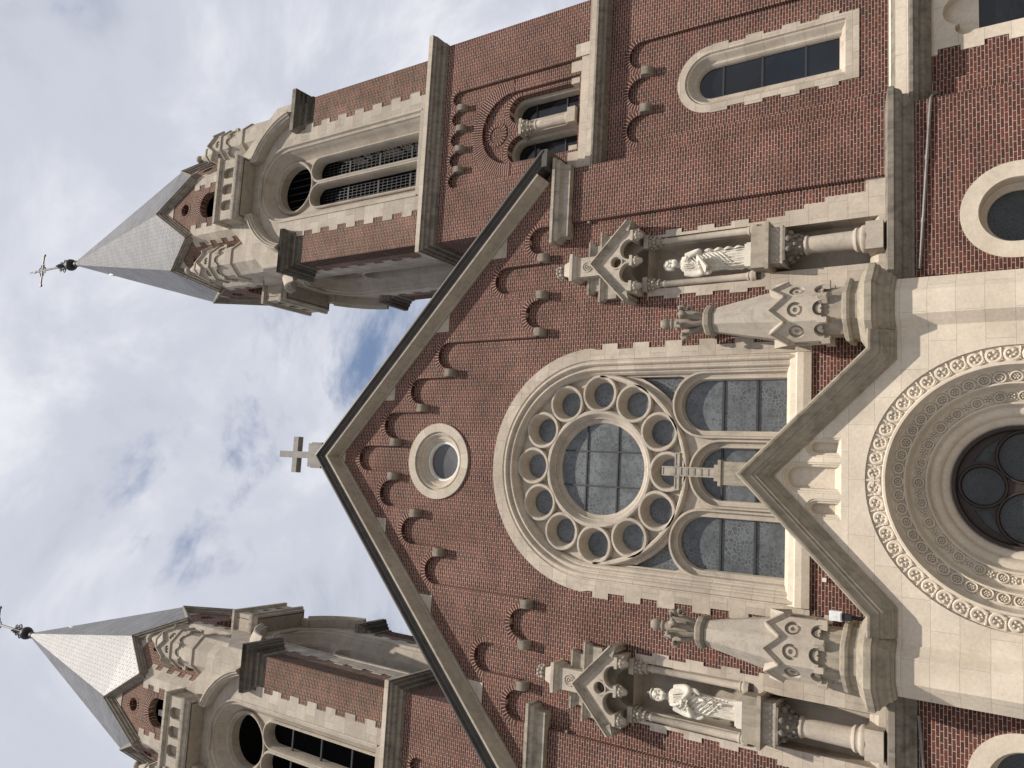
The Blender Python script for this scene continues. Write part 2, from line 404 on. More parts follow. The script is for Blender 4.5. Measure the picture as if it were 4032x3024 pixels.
# lower wall with the round-arched window openings
LWX, LWZ = 5.22, .20
m = MB(); m.slab([[(-7.75, GZ), (7.75, GZ), (7.75, 2.3), (-7.75, 2.3)], rect(-2.3, 2.3, GZ+.02, 2.0)] + [arch(s*LWX, LWZ, .9, -1.0) for s in (-1, 1)], 0, .7)
m.build('lower_wall', 'brick', church, 0)
m = MB()
for s in (-1, 1):                           # buttress sides towards the towers
    m.box(s*7.45, s*7.75, .02, 1.4, GZ, 10.4)
m.build('buttress_side', 'brick', church, 0)
# proud layer: piers, spandrels above the stepped arcade
def arcade_edge(s):
    pts = []
    for k in range(7):
        c, z = CROWN[k]
        a = half(c, z-RA, RA, 16)
        if k == 0: a = [p for p in a if p[0] >= -1e-6]
        pts += a
    out = []
    # insert corbel undersides between arches
    seq = []
    for k in range(7):
        c, z = CROWN[k]; a = half(c, z-RA, RA, 16)
        if k == 0: a = [p for p in a if p[0] >= -1e-6]
        seq += a
        if k < 6: seq += [(CX[k]-.12, CZ[k]-.02), (CX[k]+.12, CZ[k]-.02)]
    seq += [(6.29, 2.2)]
    return [(s*x, z) for x, z in seq]
R = arcade_edge(1); Lf = arcade_edge(-1)[::-1]
outer = Lf[:-1] + R + [(7.75, 2.2), (7.75, gz(7.75)), (0, gz(0)), (-7.75, gz(7.75)), (-7.75, 2.2)]
m = MB(); m.slab([outer], 0, .3)
m.build('arcade_wall', 'brick', church, 0)
for s in (-1, 1):
    for k in range(7):
        if k == 0 and s < 0: continue
        c, z = CROWN[k]
        a0, a1 = (pi, 0.)
        m = MB(); m.mold(half(s*c, z-RA, RA, 20), [(.0, .14), (.0, -.006), (-.13, -.006), (-.13, .05)])
        m.build('brick_arch', 'brick_arc', church, 0)
    for k in range(6):
        m = MB(); x, z = s*CX[k], CZ[k]
        cyl = [(-.01, 0)] + [(-.12, 0)] + [(-.12*cos(t*pi/16), -.10-.15*sin(t*pi/16)) for t in range(9)] + [(-.01, -.26)]
        vs = [(xx, y, z+h) for xx in (x-.105, x+.105) for y, h in cyl]; n = len(cyl)
        fs = [tuple(range(n)), tuple(range(2*n-1, n-1, -1))] + [(i, n+i, n+(i+1) % n, (i+1) % n) for i in range(n)]
        m.add(vs, fs); m.box(x-.10, x+.10, -.012, .2, z-.25, z-.005)
        m.build('corbel', 'corb', church)
# raking cornice and dark coping
AP = 18.15; EX = 8.18
path = [(-EX, AP-SL*EX), (0, AP), (EX, AP-SL*EX)]
m = MB(); m.mold(path, [(.30, 1.2), (-.02, 1.2), (-.02, -.36), (.0, -.52), (.05, -.53), (.08, -.50), (.09, -.46), (.15, -.45), (.18, -.40), (.24, -.385), (.24, .2)])
m.build('coping', 'copper', church, 0)
for q in (-1, 1): MB().box(min(q*7.72, q*8.19), max(q*7.72, q*8.19), -.50, .60, 10.40, 10.56).build('coping_kneeler', 'copper', church, 0)
path2 = [(-7.78, AP-SL*7.78), (0, AP), (7.78, AP-SL*7.78)]
m = MB(); m.mold(path2, [(.242, .3), (.242, -.40), (.30, -.40), (.32, -.36), (.36, -.22), (.41, -.12), (.42, -.07), (.48, -.07), (.48, .2)])
m.build('raking_cornice', 'rake', church, 20)
for s in (-1, 1):
    for x0, x1, z in ((1.70, 2.27, 15.53), (3.63, 4.24, 13.68), (5.57, 6.17, 11.84)):
        t = gz(x0, 17.62); t2 = gz(x1, 17.62)
        pg = [(s*x0, z), (s*x1, z), (s*x1, t2), (s*x0, t)]
        m = MB(); m.slab([pg if s > 0 else pg[::-1]], -.022, .2); m.build('skew_stone', 'stone', church, 0)
m = MB(); m.slab([[(-.38, 17.36), (.38, 17.36), (.38, 17.45), (0, 17.62), (-.38, 17.45)]], -.022, .2); m.build('apex_stone', 'stone', church, 0)
for s in (-1, 1):                           # horizontal cornice returns at the foot of the gable
    pth = [(5.98, .2), (5.98, -.05), (7.72, -.05), (7.72, .4)]
    pth = [(s*x, y) for x, y in pth]
    if s < 0: pth = pth[::-1]
    pr = [(.1, 9.86), (.0, 9.86), (-.10, 9.88), (-.10, 10.06), (-.14, 10.10), (-.20, 10.13), (-.22, 10.18), (-.22, 10.24), (-.27, 10.25), (-.27, 10.33), (-.0, 10.38), (.1, 10.38)]
    m = MB(); m.mold(pth, pr, fmap=XY); m.box(min(s*6.0, s*7.7), max(s*6.0, s*7.7), -.04, .3, 9.87, 10.37); m.build('eaves_cornice', 'weather', church, 20)
# roof behind the gable
m = MB(); q = [(-7.9, 10.55), (0, 17.85), (7.9, 10.55)]
m.add([(x, y, z) for x, z in q for y in (.7, 22)] , [(0, 1, 3, 2), (2, 3, 5, 4), (0, 2, 4), (1, 5, 3)]); m.build('roof', 'slate', church, 0)
# gable cross
m = MB(); m.box(-.39, .39, -.42, .36, 17.98, 18.42); m.box(-.36, .36, -.38, .32, 18.42, 18.60); m.box(-.15, .15, -.2, .15, 18.60, 18.66)
cb_ = m.build('gable_cross_base', 'cross', church, 0)
m = MB(); m.box(-.10, .10, -.19, .02, 18.62, 20.12); m.box(-.56, -.101, -.185, .015, 19.31, 19.52); m.box(.101, .56, -.185, .015, 19.31, 19.52)
m.build('gable_cross', 'cross', church, 0)
# round gable window
m = MB(); m.mold(circ(0, 13.86, 1.05, 56), [(.0, .2), (0, PY-.05), (.23, PY-.05), (.24, PY+.01), (.26, PY+.02), (.30, PY-.01), (.34, PY+.03), (.36, PY+.08), (.41, PY+.10), (.45, PY+.16), (.49, PY+.20), (.50, .55)], True)
ow = m.build('round_window', 'stone_arc', church, 30)
m = MB(); m.mold(circ(0, 13.86, .555, 48), [(0, .52), (0, .36), (.05, .36), (.07, .40), (.07, .50)], True); m.build('frame', 'frame', ow)
m = MB(); m.slab([circ(0, 13.86, .5, 40)[::-1]], .46, .48); m.build('pane', 'oculus', ow, 0)
# great window ------------------------------------------------------
Z0 = 4.0
prof = [(.298, PY-.025), (.31, PY+.0), (.335, PY+.01), (.36, PY-.04), (.41, PY-.045), (.445, PY-.01), (.46, PY+.05), (.50, PY+.06), (.515, PY+.02), (.55, PY+.015), (.58, PY+.05), (.59, PY+.12), (.625, PY+.13), (.645, PY+.17), (.665, PY+.19), (.68, PY+.30), (.68, .6)]
m = MB(); m.mold(arch(0, WIN_Z, WIN_R, Z0+.16, 48), prof, caps=False)
gwn = m.build('great_window', 'stone_arc', church, 40)
ring_o = half(0, WIN_Z, WIN_R, 48, 0, pi)
tr = toothed(0, 2.93, 3.07, Z0-.1, WIN_Z, .415)
out = [(x, z) for x, z in tr] + ring_o[1:-1] + [(-x, z) for x, z in tr][::-1]
m = MB(); m.slab([out, arch(0, WIN_Z, WIN_R-.30, Z0-.1+.001, 48)[::1]] if False else [out + [(-2.68, Z0-.1)] + half(0, WIN_Z, 2.68, 48, pi, 0) + [(2.68, Z0-.1)]], PY-.025, .3)
m.build('quoin_surround', 'stone', gwn, 0)
m = MB(); m.add([(x, y, z) for x in (-2.66, 2.66) for y, z in ((.06, Z0-.1), (.02, Z0+.05), (.02, Z0+.18), (.08, Z0+.22), (.12, Z0+.34), (.36, Z0+.47), (.6, Z0+.5), (.6, Z0-.1))],
    [tuple(range(8))[::-1], tuple(range(8, 16))] + [(i, (i+1) % 8, 8+(i+1) % 8, 8+i) for i in range(8)]); m.build('sill', 'portal_c', gwn, 0)
# tracery plate
TY = .44
LX, LR = 1.575, .60
lanc = [arch(s*LX, 6.30, LR, 4.44, 24) for s in (-1, 1)] + [arch(0, 5.87, LR, 4.44, 24)]
pet = [(1.855*sin(radians(30*k)), WIN_Z+1.855*cos(radians(30*k))) for k in range(12)]
span = []
for s in (-1, 1):                           # glazed spandrels between rose and side lancets
    p_ = [(s*2.26, 8.25)] + [(s*2.47*cos(radians(a)), WIN_Z-2.47*sin(radians(a))) for a in range(26, 54, 4)] + [(s*(LX+.84*cos(radians(a))), 6.30+.84*sin(radians(a))) for a in (100, 84, 68, 52, 40)] + [(s*2.26, 6.95)]
    span.append(p_)
m = MB(); m.slab([arch(0, WIN_Z, 2.33, 4.3, 48), circ(0, WIN_Z, 1.25, 48)] + [circ(x, z, .36, 24) for x, z in pet] + lanc + span, TY, .60)
trc = m.build('tracery', 'carved', gwn, 0)
m = MB()
m.mold(circ(0, WIN_Z, 1.40, 64), [(-.08, TY+.01), (-.06, TY-.09), (-.02, TY-.14), (.04, TY-.14), (.07, TY-.10), (.10, TY-.04), (.16, TY+.04), (.19, TY+.10), (.25, TY+.13), (.27, .62)], True)
m.build('tracery_ring', 'carved', gwn, 40)
for x, z in pet:
    m = MB(); m.mold(circ(x, z, .47, 32), [(-.01, TY+.01), (-.01, TY-.11), (.01, TY-.15), (.06, TY-.15), (.085, TY-.11), (.10, TY-.02), (.125, TY+.03), (.15, TY+.12), (.165, .62)], True)
    m.build('tracery_ring', 'carved', gwn, 40)
m = MB(); m.mold(half(0, WIN_Z, 2.33, 40, 0, -pi), [(-.03, TY+.01), (-.02, TY-.10), (.02, TY-.15), (.07, TY-.15), (.11, TY-.10), (.14, TY+.01)]); m.build('tracery_arc', 'carved', gwn, 40)
for cx, zs in ((LX, 6.30), (-LX, 6.30), (0, 5.87)):
    m = MB(); m.mold(arch(cx, zs, .785, 4.42, 28), [(.0, TY+.01), (0, TY-.10), (.02, TY-.14), (.055, TY-.14), (.075, TY-.09), (.085, TY-.02), (.12, TY-.01), (.14, TY+.05), (.185, TY+.08), (.20, TY+.13), (.205, .62)], caps=False)
    m.build('tracery_arch', 'carved', gwn, 40)
m = MB(); m.slab([arch(0, WIN_Z, 2.33, 4.3, 40)], .605, .62); m.build('stained_glass', 'stained', gwn, 0)
def bar(*a): MB().box(*a).build('glazing_bar', 'lead', gwn, 0)
for d in (-.43, .43):
    h = (1.2**2-d*d)**.5
    bar(d-.018, d+.018, .57, .60, WIN_Z-h, WIN_Z+h); bar(-h, h, .572, .602, WIN_Z+d-.018, WIN_Z+d+.018)
for cx in (-LX, LX, 0):
    for z in (5.17, 5.95): bar(cx-.6, cx+.6, .57, .60, z-.025, z+.025)
# base cornice (interrupted by the portal) --------------------------
for s in (-1, 1):
    pth = [(s*3.0, -.0), (s*7.75, -.0), (s*7.75, .7)]
    if s < 0: pth = pth[::-1]
    m = MB(); m.mold(pth, [(.3, 2.50), (.0, 2.47), (-.29, 2.38), (-.29, 2.27), (-.25, 2.25), (-.235, 2.19), (-.20, 2.14), (-.14, 2.12), (-.14, 2.06), (-.11, 2.03), (-.05, 1.97), (-.04, 1.93), (-.0, 1.92), (.3, 1.92)], fmap=XY); m.build('base_cornice', 'sooty', church, 20)
    # round-arched lower windows
    m = MB(); m.mold(arch(s*LWX, LWZ, .94, -1.05, 32), [(0, .1), (0, -.025), (.31, -.025), (.325, .0), (.33, .30), (.37, .32), (.40, .38), (.43, .40), (.44, .5)], caps=False)
    lw = m.build('arched_window', 'portal_c', church, 35)
    m = MB(); m.slab([arch(s*LWX, LWZ, .55, -1.05, 24)], .45, .47); m.build('pane', 'portal_glass', lw, 0)

# statue niches ------------------------------------------------------
def niche(s):
    X = s*4.975
    fx = lambda a, b, y: (X+s*a, y, b)
    n0 = MB()
    # a is measured outwards (away from the gable axis)
    outl = toothed(0, .70, .80, 4.9, 7.72, .40, 1) 
    low = [(1.66, 2.42), (1.66, 2.86), (1.05, 2.86), (1.05, 3.66), (.95, 3.66), (.95, 4.1), (.86, 4.1), (.86, 4.5), (.76, 4.5), (.76, 4.9)]
    inn = [(-a, b) for a, b in toothed(0, .88, .80, 4.5, 7.72, .40, 1)][::-1]
    outer = low + outl + inn + [(-1.0, 4.5), (-1.0, 3.2), (-1.25, 3.2), (-1.25, 2.42)]
    hole1 = arch(0, 7.3, .42, 5.14, 16)
    hole2 = [(-.50, 2.60), (.50, 2.60), (.50, 4.70), (-.50, 4.70)]
    jamb = [(-.60, 5.22), (.60, 5.22), (.60, 7.9), (-.60, 7.9)]
    n0.slab([outer[:], hole2, [(-.63, 5.0), (.63, 5.0), (.63, 7.719), (-.63, 7.719)]], PY-.025, .66, fmap=fx)
    nb = n0.build('niche', 'stone', church, 0)
    m = MB(); m.slab([[(-.66, 4.95), (.66, 4.95), (.66, 8.9), (-.66, 8.9)], arch(0, 7.80, .43, 5.10, 20)], .20, .21, fmap=fx)
    m.slab([arch(0, 7.80, .46, 5.0, 20)], .78, .80, fmap=fx)
    m.mold(arch(0, 7.80, .43, 5.05, 20), [(0, .211), (0, .55), (.05, .68), (.14, .78)], fmap=lambda a, b, h: (X+s*a, h, b))
    m.box(X-.64, X+.64, .2, .95, 4.95, 5.02)
    m.build('recess', 'carved', nb, 30)
    m = MB(); m.slab([[(-.52, 2.5), (.52, 2.5), (.52, 4.8), (-.52, 4.8)]], .62, .64, fmap=fx)
    m.box(X-.52, X+.52, .1, .63, 2.44, 2.59)
    m.add([(X+q, y, z) for q in (-.497, .497) for y, z in ((PY-.02, 2.603), (.45, 2.603), (.45, 2.82))], [(0, 1, 2), (3, 5, 4), (0, 3, 5, 2)])
    m.build('lower_recess', 'carved', nb, 0)
    for q in (-1, 1):                       # flanking colonnettes
        c = (X+q*.525, .13, 0)
        m = MB(); m.lathe(c, [(.0, 5.10), (.125, 5.10), (.125, 5.16), (.13, 5.19), (.115, 5.23), (.10, 5.24), (.11, 5.27), (.09, 5.31), (.082, 5.33), (.078, 6.3), (.075, 7.24), (.09, 7.26), (.09, 7.30), (.07, 7.32), (.0, 7.33)], 18)
        co = m.build('colonnette', 'carved', nb, 40)
        m = MB(); m.lathe(c, [(.07, 7.31), (.09, 7.45), (.13, 7.62), (.15, 7.68), (0, 7.69)], 12)
        for k in range(10):
            a = 2*pi*k/10
            for zz, rr, br in ((7.42, .105, .035), (7.55, .13, .045), (7.64, .155, .038)):
                m.ball((c[0]+rr*cos(a+zz*3), c[1]+rr*sin(a+zz*3), zz), br, 6)
        m.box(c[0]-.17, c[0]+.17, c[1]-.17, c[1]+.17, 7.68, 7.80)
        m.build('capital', 'tower_soft', co, 75)
    # gabled hood with a two-light cusped head
    HY = -.42
    m = MB()
    gab = [(-.80, 7.98), (-.06, 7.98), (-.06, 7.99)] 
    ro = .24
    def lobe(c): return half(c, 8.02, ro, 12, pi, 0)
    face = [(-.78, 7.96), (-.56, 7.96)] + lobe(-.29)[0:] + lobe(.29) + [(.56, 7.96), (.78, 7.96), (.78, 8.10), (0, 8.86), (-.78, 8.10)]
    m.slab([face, circ(0, 8.37, .125, 20)], HY+.10, HY+.24, back=True, fmap=fx)
    m.mold(circ(0, 8.37, .17, 24), [(-.02, HY+.12), (0, HY+.06), (.03, HY+.06), (.05, HY+.12)], True, fmap=lambda a, b, h: (X+s*a, h, b))
    for c in (-.29, .29):
        m.mold(half(c, 8.02, ro+.05, 14), [(0, HY+.11), (0, HY+.06), (.04, HY+.06), (.06, HY+.13)], fmap=lambda a, b, h: (X+s*a, h, b))
    for q in (-1, 1):                       # side walls of the hood
        m.box(X+q*.72-.07, X+q*.72+.07, HY+.12, .3, 7.82, 8.15)
    m.add([(X+a, y, z) for a, z in ((-.8, 8.12), (0, 8.86), (.8, 8.12)) for y in (HY+.12, .3)], [(0, 1, 3, 2), (2, 3, 5, 4)])
    hood = m.build('niche_hood', 'carved', nb, 30)
    m = MB(); m.mold([(X-1.0, 8.10), (X, 9.05), (X+1.0, 8.10)], [(-.0, .25), (0, HY-.04), (.03, HY-.05), (.05, HY), (.08, HY+.0), (.10, HY+.05), (.17, HY+.10), (.20, HY+.16), (.20, .25)])
    for q in (-1, 1): m.add([(X+q*a, y, z) for a, z in ((.72, 8.05), (.98, 7.98), (1.0, 8.10), (.80, 8.18)) for y in (HY+.02, .2)], [(0, 2, 4, 6), (1, 7, 5, 3), (0, 1, 3, 2), (2, 3, 5, 4)])
    m.build('hood_moulding', 'weather', hood, 20)
    for q in (-.62, 0, .62):
        m = MB(); w = .125
        m.box(X+q-w, X+q+w, HY+.02, .22 if q else HY+.26, 7.93, 8.0)
        m.lathe((X+q, HY+.14, 0), [(.02, 7.70), (.06, 7.72), (.09, 7.80), (.115, 7.93)], 10)
        for k in range(8): m.ball((X+q+.095*cos(k*pi/4), HY+.14+.095*sin(k*pi/4), 7.86), .04, 6)
        m.build('bracket', 'carved', hood, 75)
    m = MB()                                # stepped tiers and finial block behind the hood
    for w, za, zb in ((.80, 8.5, 8.94), (.58, 8.9, 9.26)):
        m.box(X-w, X+w, -.02, .2, za, zb-.14); m.mold([(X-w, .2), (X-w, -.02), (X+w, -.02), (X+w, .2)], [(.3, zb-.15), (0, zb-.15), (-.04, zb-.12), (-.06, zb-.05), (-.09, zb-.04), (-.09, zb), (.3, zb+.02)], fmap=XY)
    m.build('tier', 'weather', nb, 20)
    m = MB(); m.box(X-.245, X+.245, -.26, .2, 8.7, 9.50)
    m.mold([(X-.245, .2), (X-.245, -.26), (X+.245, -.26), (X+.245, .2)], [(.2, 9.46), (0, 9.46), (-.05, 9.50), (-.07, 9.57), (-.10, 9.58), (-.10, 9.66), (.05, 9.76), (.10, 9.92), (.24, 9.94)], fmap=XY)
    m.torus((X, -.265, 9.20), .125, .022, n=20); m.torus((X, -.265, 9.20), .07, .018, n=16); m.ball((X, -.26, 9.2), .035, 6)
    m.build('finial_block', 'carved', nb, 30)
    m = MB(); m.lathe((X, -.0, 0), [(.10, 9.90), (.08, 9.98), (.11, 10.06), (.12, 10.14), (.05, 10.16)], 10)
    for k in range(8):
        a = k*pi/4
        m.ball((X+.13*cos(a), .13*sin(a), 10.04), .055, 6); m.ball((X+.12*cos(a+.4), .12*sin(a+.4), 10.14), .05, 6)
    m.build('foliate_finial', 'finial', nb, 75)
    # pedestal: slab, zigzag box, capital, column
    m = MB(); m.box(X-.47, X+.47, -.30, .5, 4.80, 5.12); m.build('pedestal_block', 'cap', nb, 0)
    m = MB(); m.box(X-.53, X+.53, -.37, .4, 4.72, 4.795); m.build('pedestal_slab', 'weather', nb, 0)
    m = MB(); m.box(X-.40, X+.40, -.26, .5, 4.43, 4.72)
    m.mold([(X-.40, .3), (X-.40, -.26), (X+.40, -.26), (X+.40, .3)], [(0, 4.43), (-.03, 4.44), (-.03, 4.48), (0, 4.49)], fmap=XY)
    for k in range(6):
        x = X-.33+.132*k
        m.add([(x-.06, -.262, 4.52), (x+.06, -.262, 4.52), (x, -.262, 4.68), (x, -.295, 4.56)], [(0, 1, 3), (1, 2, 3), (2, 0, 3)])
    m.build('zigzag_frieze', 'tower_soft', nb, 20)
    C = (X, .03, 0)
    m = MB(); m.lathe(C, [(.17, 4.0), (.18, 4.1), (.22, 4.22), (.30, 4.36), (.32, 4.41)], 16); m.box(X-.36, X+.36, -.30, .36, 4.39, 4.43)
    for k in range(8):
        a = k*pi/4+pi/8
        m.ball((X+.30*cos(a), C[1]+.30*sin(a), 4.33), .075, 8); m.ball((X+.24*cos(a+pi/8), C[1]+.24*sin(a+pi/8), 4.2), .05, 6); m.ball((X+.2*cos(a), C[1]+.2*sin(a), 4.1), .045, 6)
    m.build('column_capital', 'sooty', nb, 75)
    m = MB(); m.lathe(C, [(.0, 2.80), (.28, 2.80), (.295, 2.85), (.28, 2.90), (.25, 2.92), (.245, 2.96), (.26, 2.99), (.24, 3.03), (.205, 3.06), (.20, 3.1), (.195, 3.5), (.185, 3.96), (.21, 3.98), (.215, 4.01), (.2, 4.04), (.17, 4.05)], 24)
    m.box(X-.29, X+.29, -.24, .4, 2.47, 2.80); m.build('pedestal_column', 'carved', nb, 40)
    return nb
for s in (1, -1): niche(s)

# ------------------------------------------------------------------ stone entrance portal
portal = thing('entrance_portal', 'pale limestone entrance portal with carved round archivolts, steep gable, cross and two crocketed octagonal pinnacles', 'portal', (0, -.5, GZ))
PF = -.80; AC = .21
OX, OY, OA = 3.345, -.46, .54               # octagonal buttress: centre and apothem
PS = .985; PAP = 5.07                       # gable slope and apex
blind = [arch(0, 3.95, .30, 3.13, 16)[:], arch(.60, 3.60, .19, 3.13, 14), arch(-.60, 3.60, .19, 3.13, 14)]
pgz = lambda x: 4.85-PS*abs(x)
m = MB(); arc0 = half(0, AC, 2.50, 48, pi, 0)
m.slab([[(-3.3, GZ), (-2.50, GZ)] + arc0 + [(2.50, GZ), (3.3, GZ), (3.3, 2.2), (2.62, pgz(2.62)), (0, pgz(0)), (-2.62, pgz(2.62)), (-3.3, 2.2)]] + blind, PF, -.55)
pw = m.build('portal_wall', 'portal', portal, 0)
m = MB()                                    # body behind, to the church wall
m.add([(x, y, z) for x, z in ((-2.7, 2.25), (0, 4.85), (2.7, 2.25)) for y in (-.56, .1)], [(0, 1, 3, 2), (2, 3, 5, 4)])
m.build('portal_roof', 'cap', portal, 0)
for c, zs, r in ((0, 3.95, .30), (.60, 3.60, .19), (-.60, 3.60, .19)):
    m = MB(); m.mold(arch(c, zs, r+.005, 3.13, 18), [(0, PF-.004), (.01, PF+.02), (.04, PF+.02), (.05, PF+.06), (.085, PF+.07), (.10, PF+.12), (.105, PF+.2)], caps=False)
    m.slab([arch(c, zs, r, 3.1, 16)], PF+.19, PF+.22)
    m.add([(c-r, PF, 3.13), (c+r, PF, 3.13), (c+r, PF+.19, 3.28), (c-r, PF+.19, 3.28)], [(0, 1, 2, 3)]); m.build('blind_arch', 'portal_c', portal, 30)
# gable coping
ex = 2.60
m = MB(); m.mold([(-2.85, PAP-PS*2.485), (-2.485, PAP-PS*2.485), (0, PAP), (2.485, PAP-PS*2.485), (2.85, PAP-PS*2.485)], [(.0, .0), (0, PF-.40), (.03, PF-.42), (.07, PF-.41), (.12, PF-.34), (.20, PF-.31), (.22, PF-.27), (.26, PF-.27), (.29, PF-.20), (.36, PF-.15), (.385, PF-.11), (.42, PF-.11), (.44, PF-.05), (.47, PF-.02), (.47, .0)])
m.build('gable_coping', 'cap', portal, 20)
# cross at the apex
m = MB(); m.box(-.24, .24, PF-.28, PF+.12, PAP-.25, 5.40); m.box(-.27, .27, PF-.31, PF+.15, 5.405, 5.47); m.box(-.17, .17, PF-.22, PF+.06, 5.475, 5.58); m.build('cross_base', 'cap', portal, 0)
m = MB(); CY0, CY1 = PF-.16, PF-.0
def framed(x0, x1, z0, z1):
    m.box(x0, x1, CY0+.014, CY1, z0, z1)
    for a, b, c, d in ((x0, x0+.025, z0, z1), (x1-.025, x1, z0, z1), (x0+.026, x1-.026, z0, z0+.025), (x0+.026, x1-.026, z1-.025, z1)): m.box(a, b, CY0, CY0+.015, c, d)
for z in (5.60, 5.75, 5.90, 6.05, 6.20): framed(-.10, .10, z, z+.145)
framed(-.10, .10, 6.35, 6.475); framed(-.40, -.105, 6.36, 6.47); framed(.105, .40, 6.36, 6.47); framed(-.10, .10, 6.48, 6.76)
m.build('portal_cross', 'finial', portal, 0)
# archivolts -------------------------------------------------------
full = half(0, AC, 2.14, 72, pi, 0)
def ringpath(r, n=72): return [(-r, GZ)] + half(0, AC, r, n, pi, 0) + [(r, GZ)]
orders = [(2.52, [(0, PF+.03), (.005, PF+.05), (.30, PF+.05), (.315, PF+.0), (.33, PF-.02), (.37, PF-.02), (.385, PF+.01), (.39, PF+.05), (.40, PF+.08)]),
          (2.12, [(0, PF+.08), (.02, PF+.14), (.03, PF+.17), (.235, PF+.31), (.245, PF+.28), (.275, PF+.28), (.30, PF+.33), (.31, PF+.40)]),
          (1.81, [(0, PF+.40), (.01, PF+.46), (.03, PF+.50), (.255, PF+.62), (.27, PF+.59), (.30, PF+.60), (.33, PF+.66), (.34, PF+.72)]),
          (1.47, [(0, PF+.72), (.05, PF+.71), (.12, PF+.74), (.17, PF+.80), (.185, PF+.86), (.22, PF+.86), (.28, PF+.90), (.33, PF+.97), (.35, PF+1.0), (.38, PF+1.1)])]
avs = []
for r, pr in orders:
    m = MB(); m.mold(ringpath(r), pr, caps=False); avs.append(m.build('archivolt', 'portal_c', portal, 35))
def scroll(mb, th, R, y, sz, sgn):
    """vine scroll motif on the face of the outer archivolt"""
    er = Vector((cos(th), 0, sin(th))); et = Vector((-sin(th), 0, cos(th)))*sgn
    c = Vector((0, y, AC))+er*R
    mb.torus(c, sz*.46, [sz*.13]*13+[sz*.12]*6+[sz*.07]*3, et, er, 21, -2.6, 3.2, 7, .50)
    for a, d, b in ((.3, .16, .11), (2.1, .2, .12), (3.7, .17, .10), (5.0, .22, .11)):
        mb.ball(c+(et*cos(a)+er*sin(a))*sz*d+Vector((0, -sz*.04, 0)), sz*b*.95, 6)
    p = c+et*sz*.56
    for a in (-1.1, -.4, .4, 1.1):
        q = p+er*sz*.36*a; mb.tube([p-er*sz*.05*a, q+Vector((0, -.012, 0)), q+et*sz*.12*(1 if abs(a) < 1 else -.6)], [sz*.07, sz*.08, sz*.03], 5)
m = MB()
k = 22; dth = radians(7.0)
for i in range(k):
    th = pi/2-dth*(i+.5)
    if th > -.35:
        scroll(m, th, 2.355, PF+.045, .285, 1); scroll(m, pi-th, 2.355, PF+.045, .285, -1)
m.box(-.014, .014, PF+.0, PF+.055, AC+2.23, AC+2.48); m.box(-.08, .08, PF+.001, PF+.054, AC+2.34, AC+2.37)
m.build('vine_scroll', 'portal_c', avs[0], 50)
def medallions(mb, R, y, dy, sz, step, alt):
    n = int(radians(110)/step)
    sl_ = Vector((dy[0], dy[1])).normalized()
    for i in range(-n, n+1):
        th = pi/2+step*i
        er = Vector((cos(th), 0, sin(th))); et = Vector((-sin(th), 0, cos(th)))
        ev = (er*sl_[0]+Vector((0, sl_[1], 0)))
        c = Vector((0, y, AC))+er*R; nrm = et.cross(ev); nrm = nrm if nrm.y < 0 else -nrm
        if alt and i % 2:
            for a in range(5): mb.ball(c+nrm*.015+(et*cos(a*1.2566)+ev*sin(a*1.2566))*sz*.24, sz*.13, 5)
            mb.ball(c+nrm*.02, sz*.12, 5); continue
        mb.torus(c+nrm*.02, sz*.45, sz*.085, et, ev, 18, m=5)
        for a in range(6): mb.ball(c+nrm*.012+(et*cos(a*1.047)+ev*sin(a*1.047))*sz*.2, sz*.10, 5)
        mb.ball(c+nrm*.01, sz*.09, 5)
        for q in (-1, 1): mb.tube([c+et*sz*.5+ev*sz*.12*q+nrm*.01, c+et*sz*.58+ev*sz*.42*q+nrm*.012], sz*.05, 5)
m = MB(); medallions(m, 1.975, PF+.245, (-.205, .14), .215, radians(7.4), False); m.build('medallion', 'portal_c', avs[1], 50)
m = MB(); medallions(m, 1.655, PF+.565, (-.225, .12), .20, radians(6.6), True); m.build('rosette', 'portal_c', avs[2], 50)
# round portal window: brown timber tracery
WY = .22
m = MB(); holes = [circ(0, .83, .36, 28), circ(.56, .12, .46, 32), circ(-.56, .12, .46, 32), circ(0, -.45, .2, 16)]
tri = [[(sx_*.20*1, 1.16) if False else (sx_*(.44), .74), (sx_*.46, .98), (sx_*.72, .80), (sx_*.92, .54), (sx_*.62, .66)] for sx_ in (-1, 1)]
m.slab([circ(0, AC, 1.13, 56)] + holes + tri, WY, WY+.10)
pwn = m.build('portal_window', 'brown', portal, 0)
m = MB(); m.mold(circ(0, AC, 1.13, 56), [(0, WY+.05), (0, WY-.10), (.06, WY-.10), (.09, WY+.01)], True)
for x, z, r in ((0, .83, .40), (.56, .12, .50), (-.56, .12, .50)): m.mold(circ(x, z, r, 36), [(-.02, WY+.01), (0, WY-.04), (.03, WY-.04), (.055, WY+.06)], True)
m.build('frame', 'brown', pwn, 35)
m = MB(); m.slab([circ(0, AC, 1.1, 40)], WY+.07, WY+.09); m.build('pane', 'portal_glass', pwn, 0)
m = MB(); m.box(-1.2, 1.2, WY-.05, WY+.1, GZ, AC-.95); m.build('portal_door', 'brown', portal, 0)
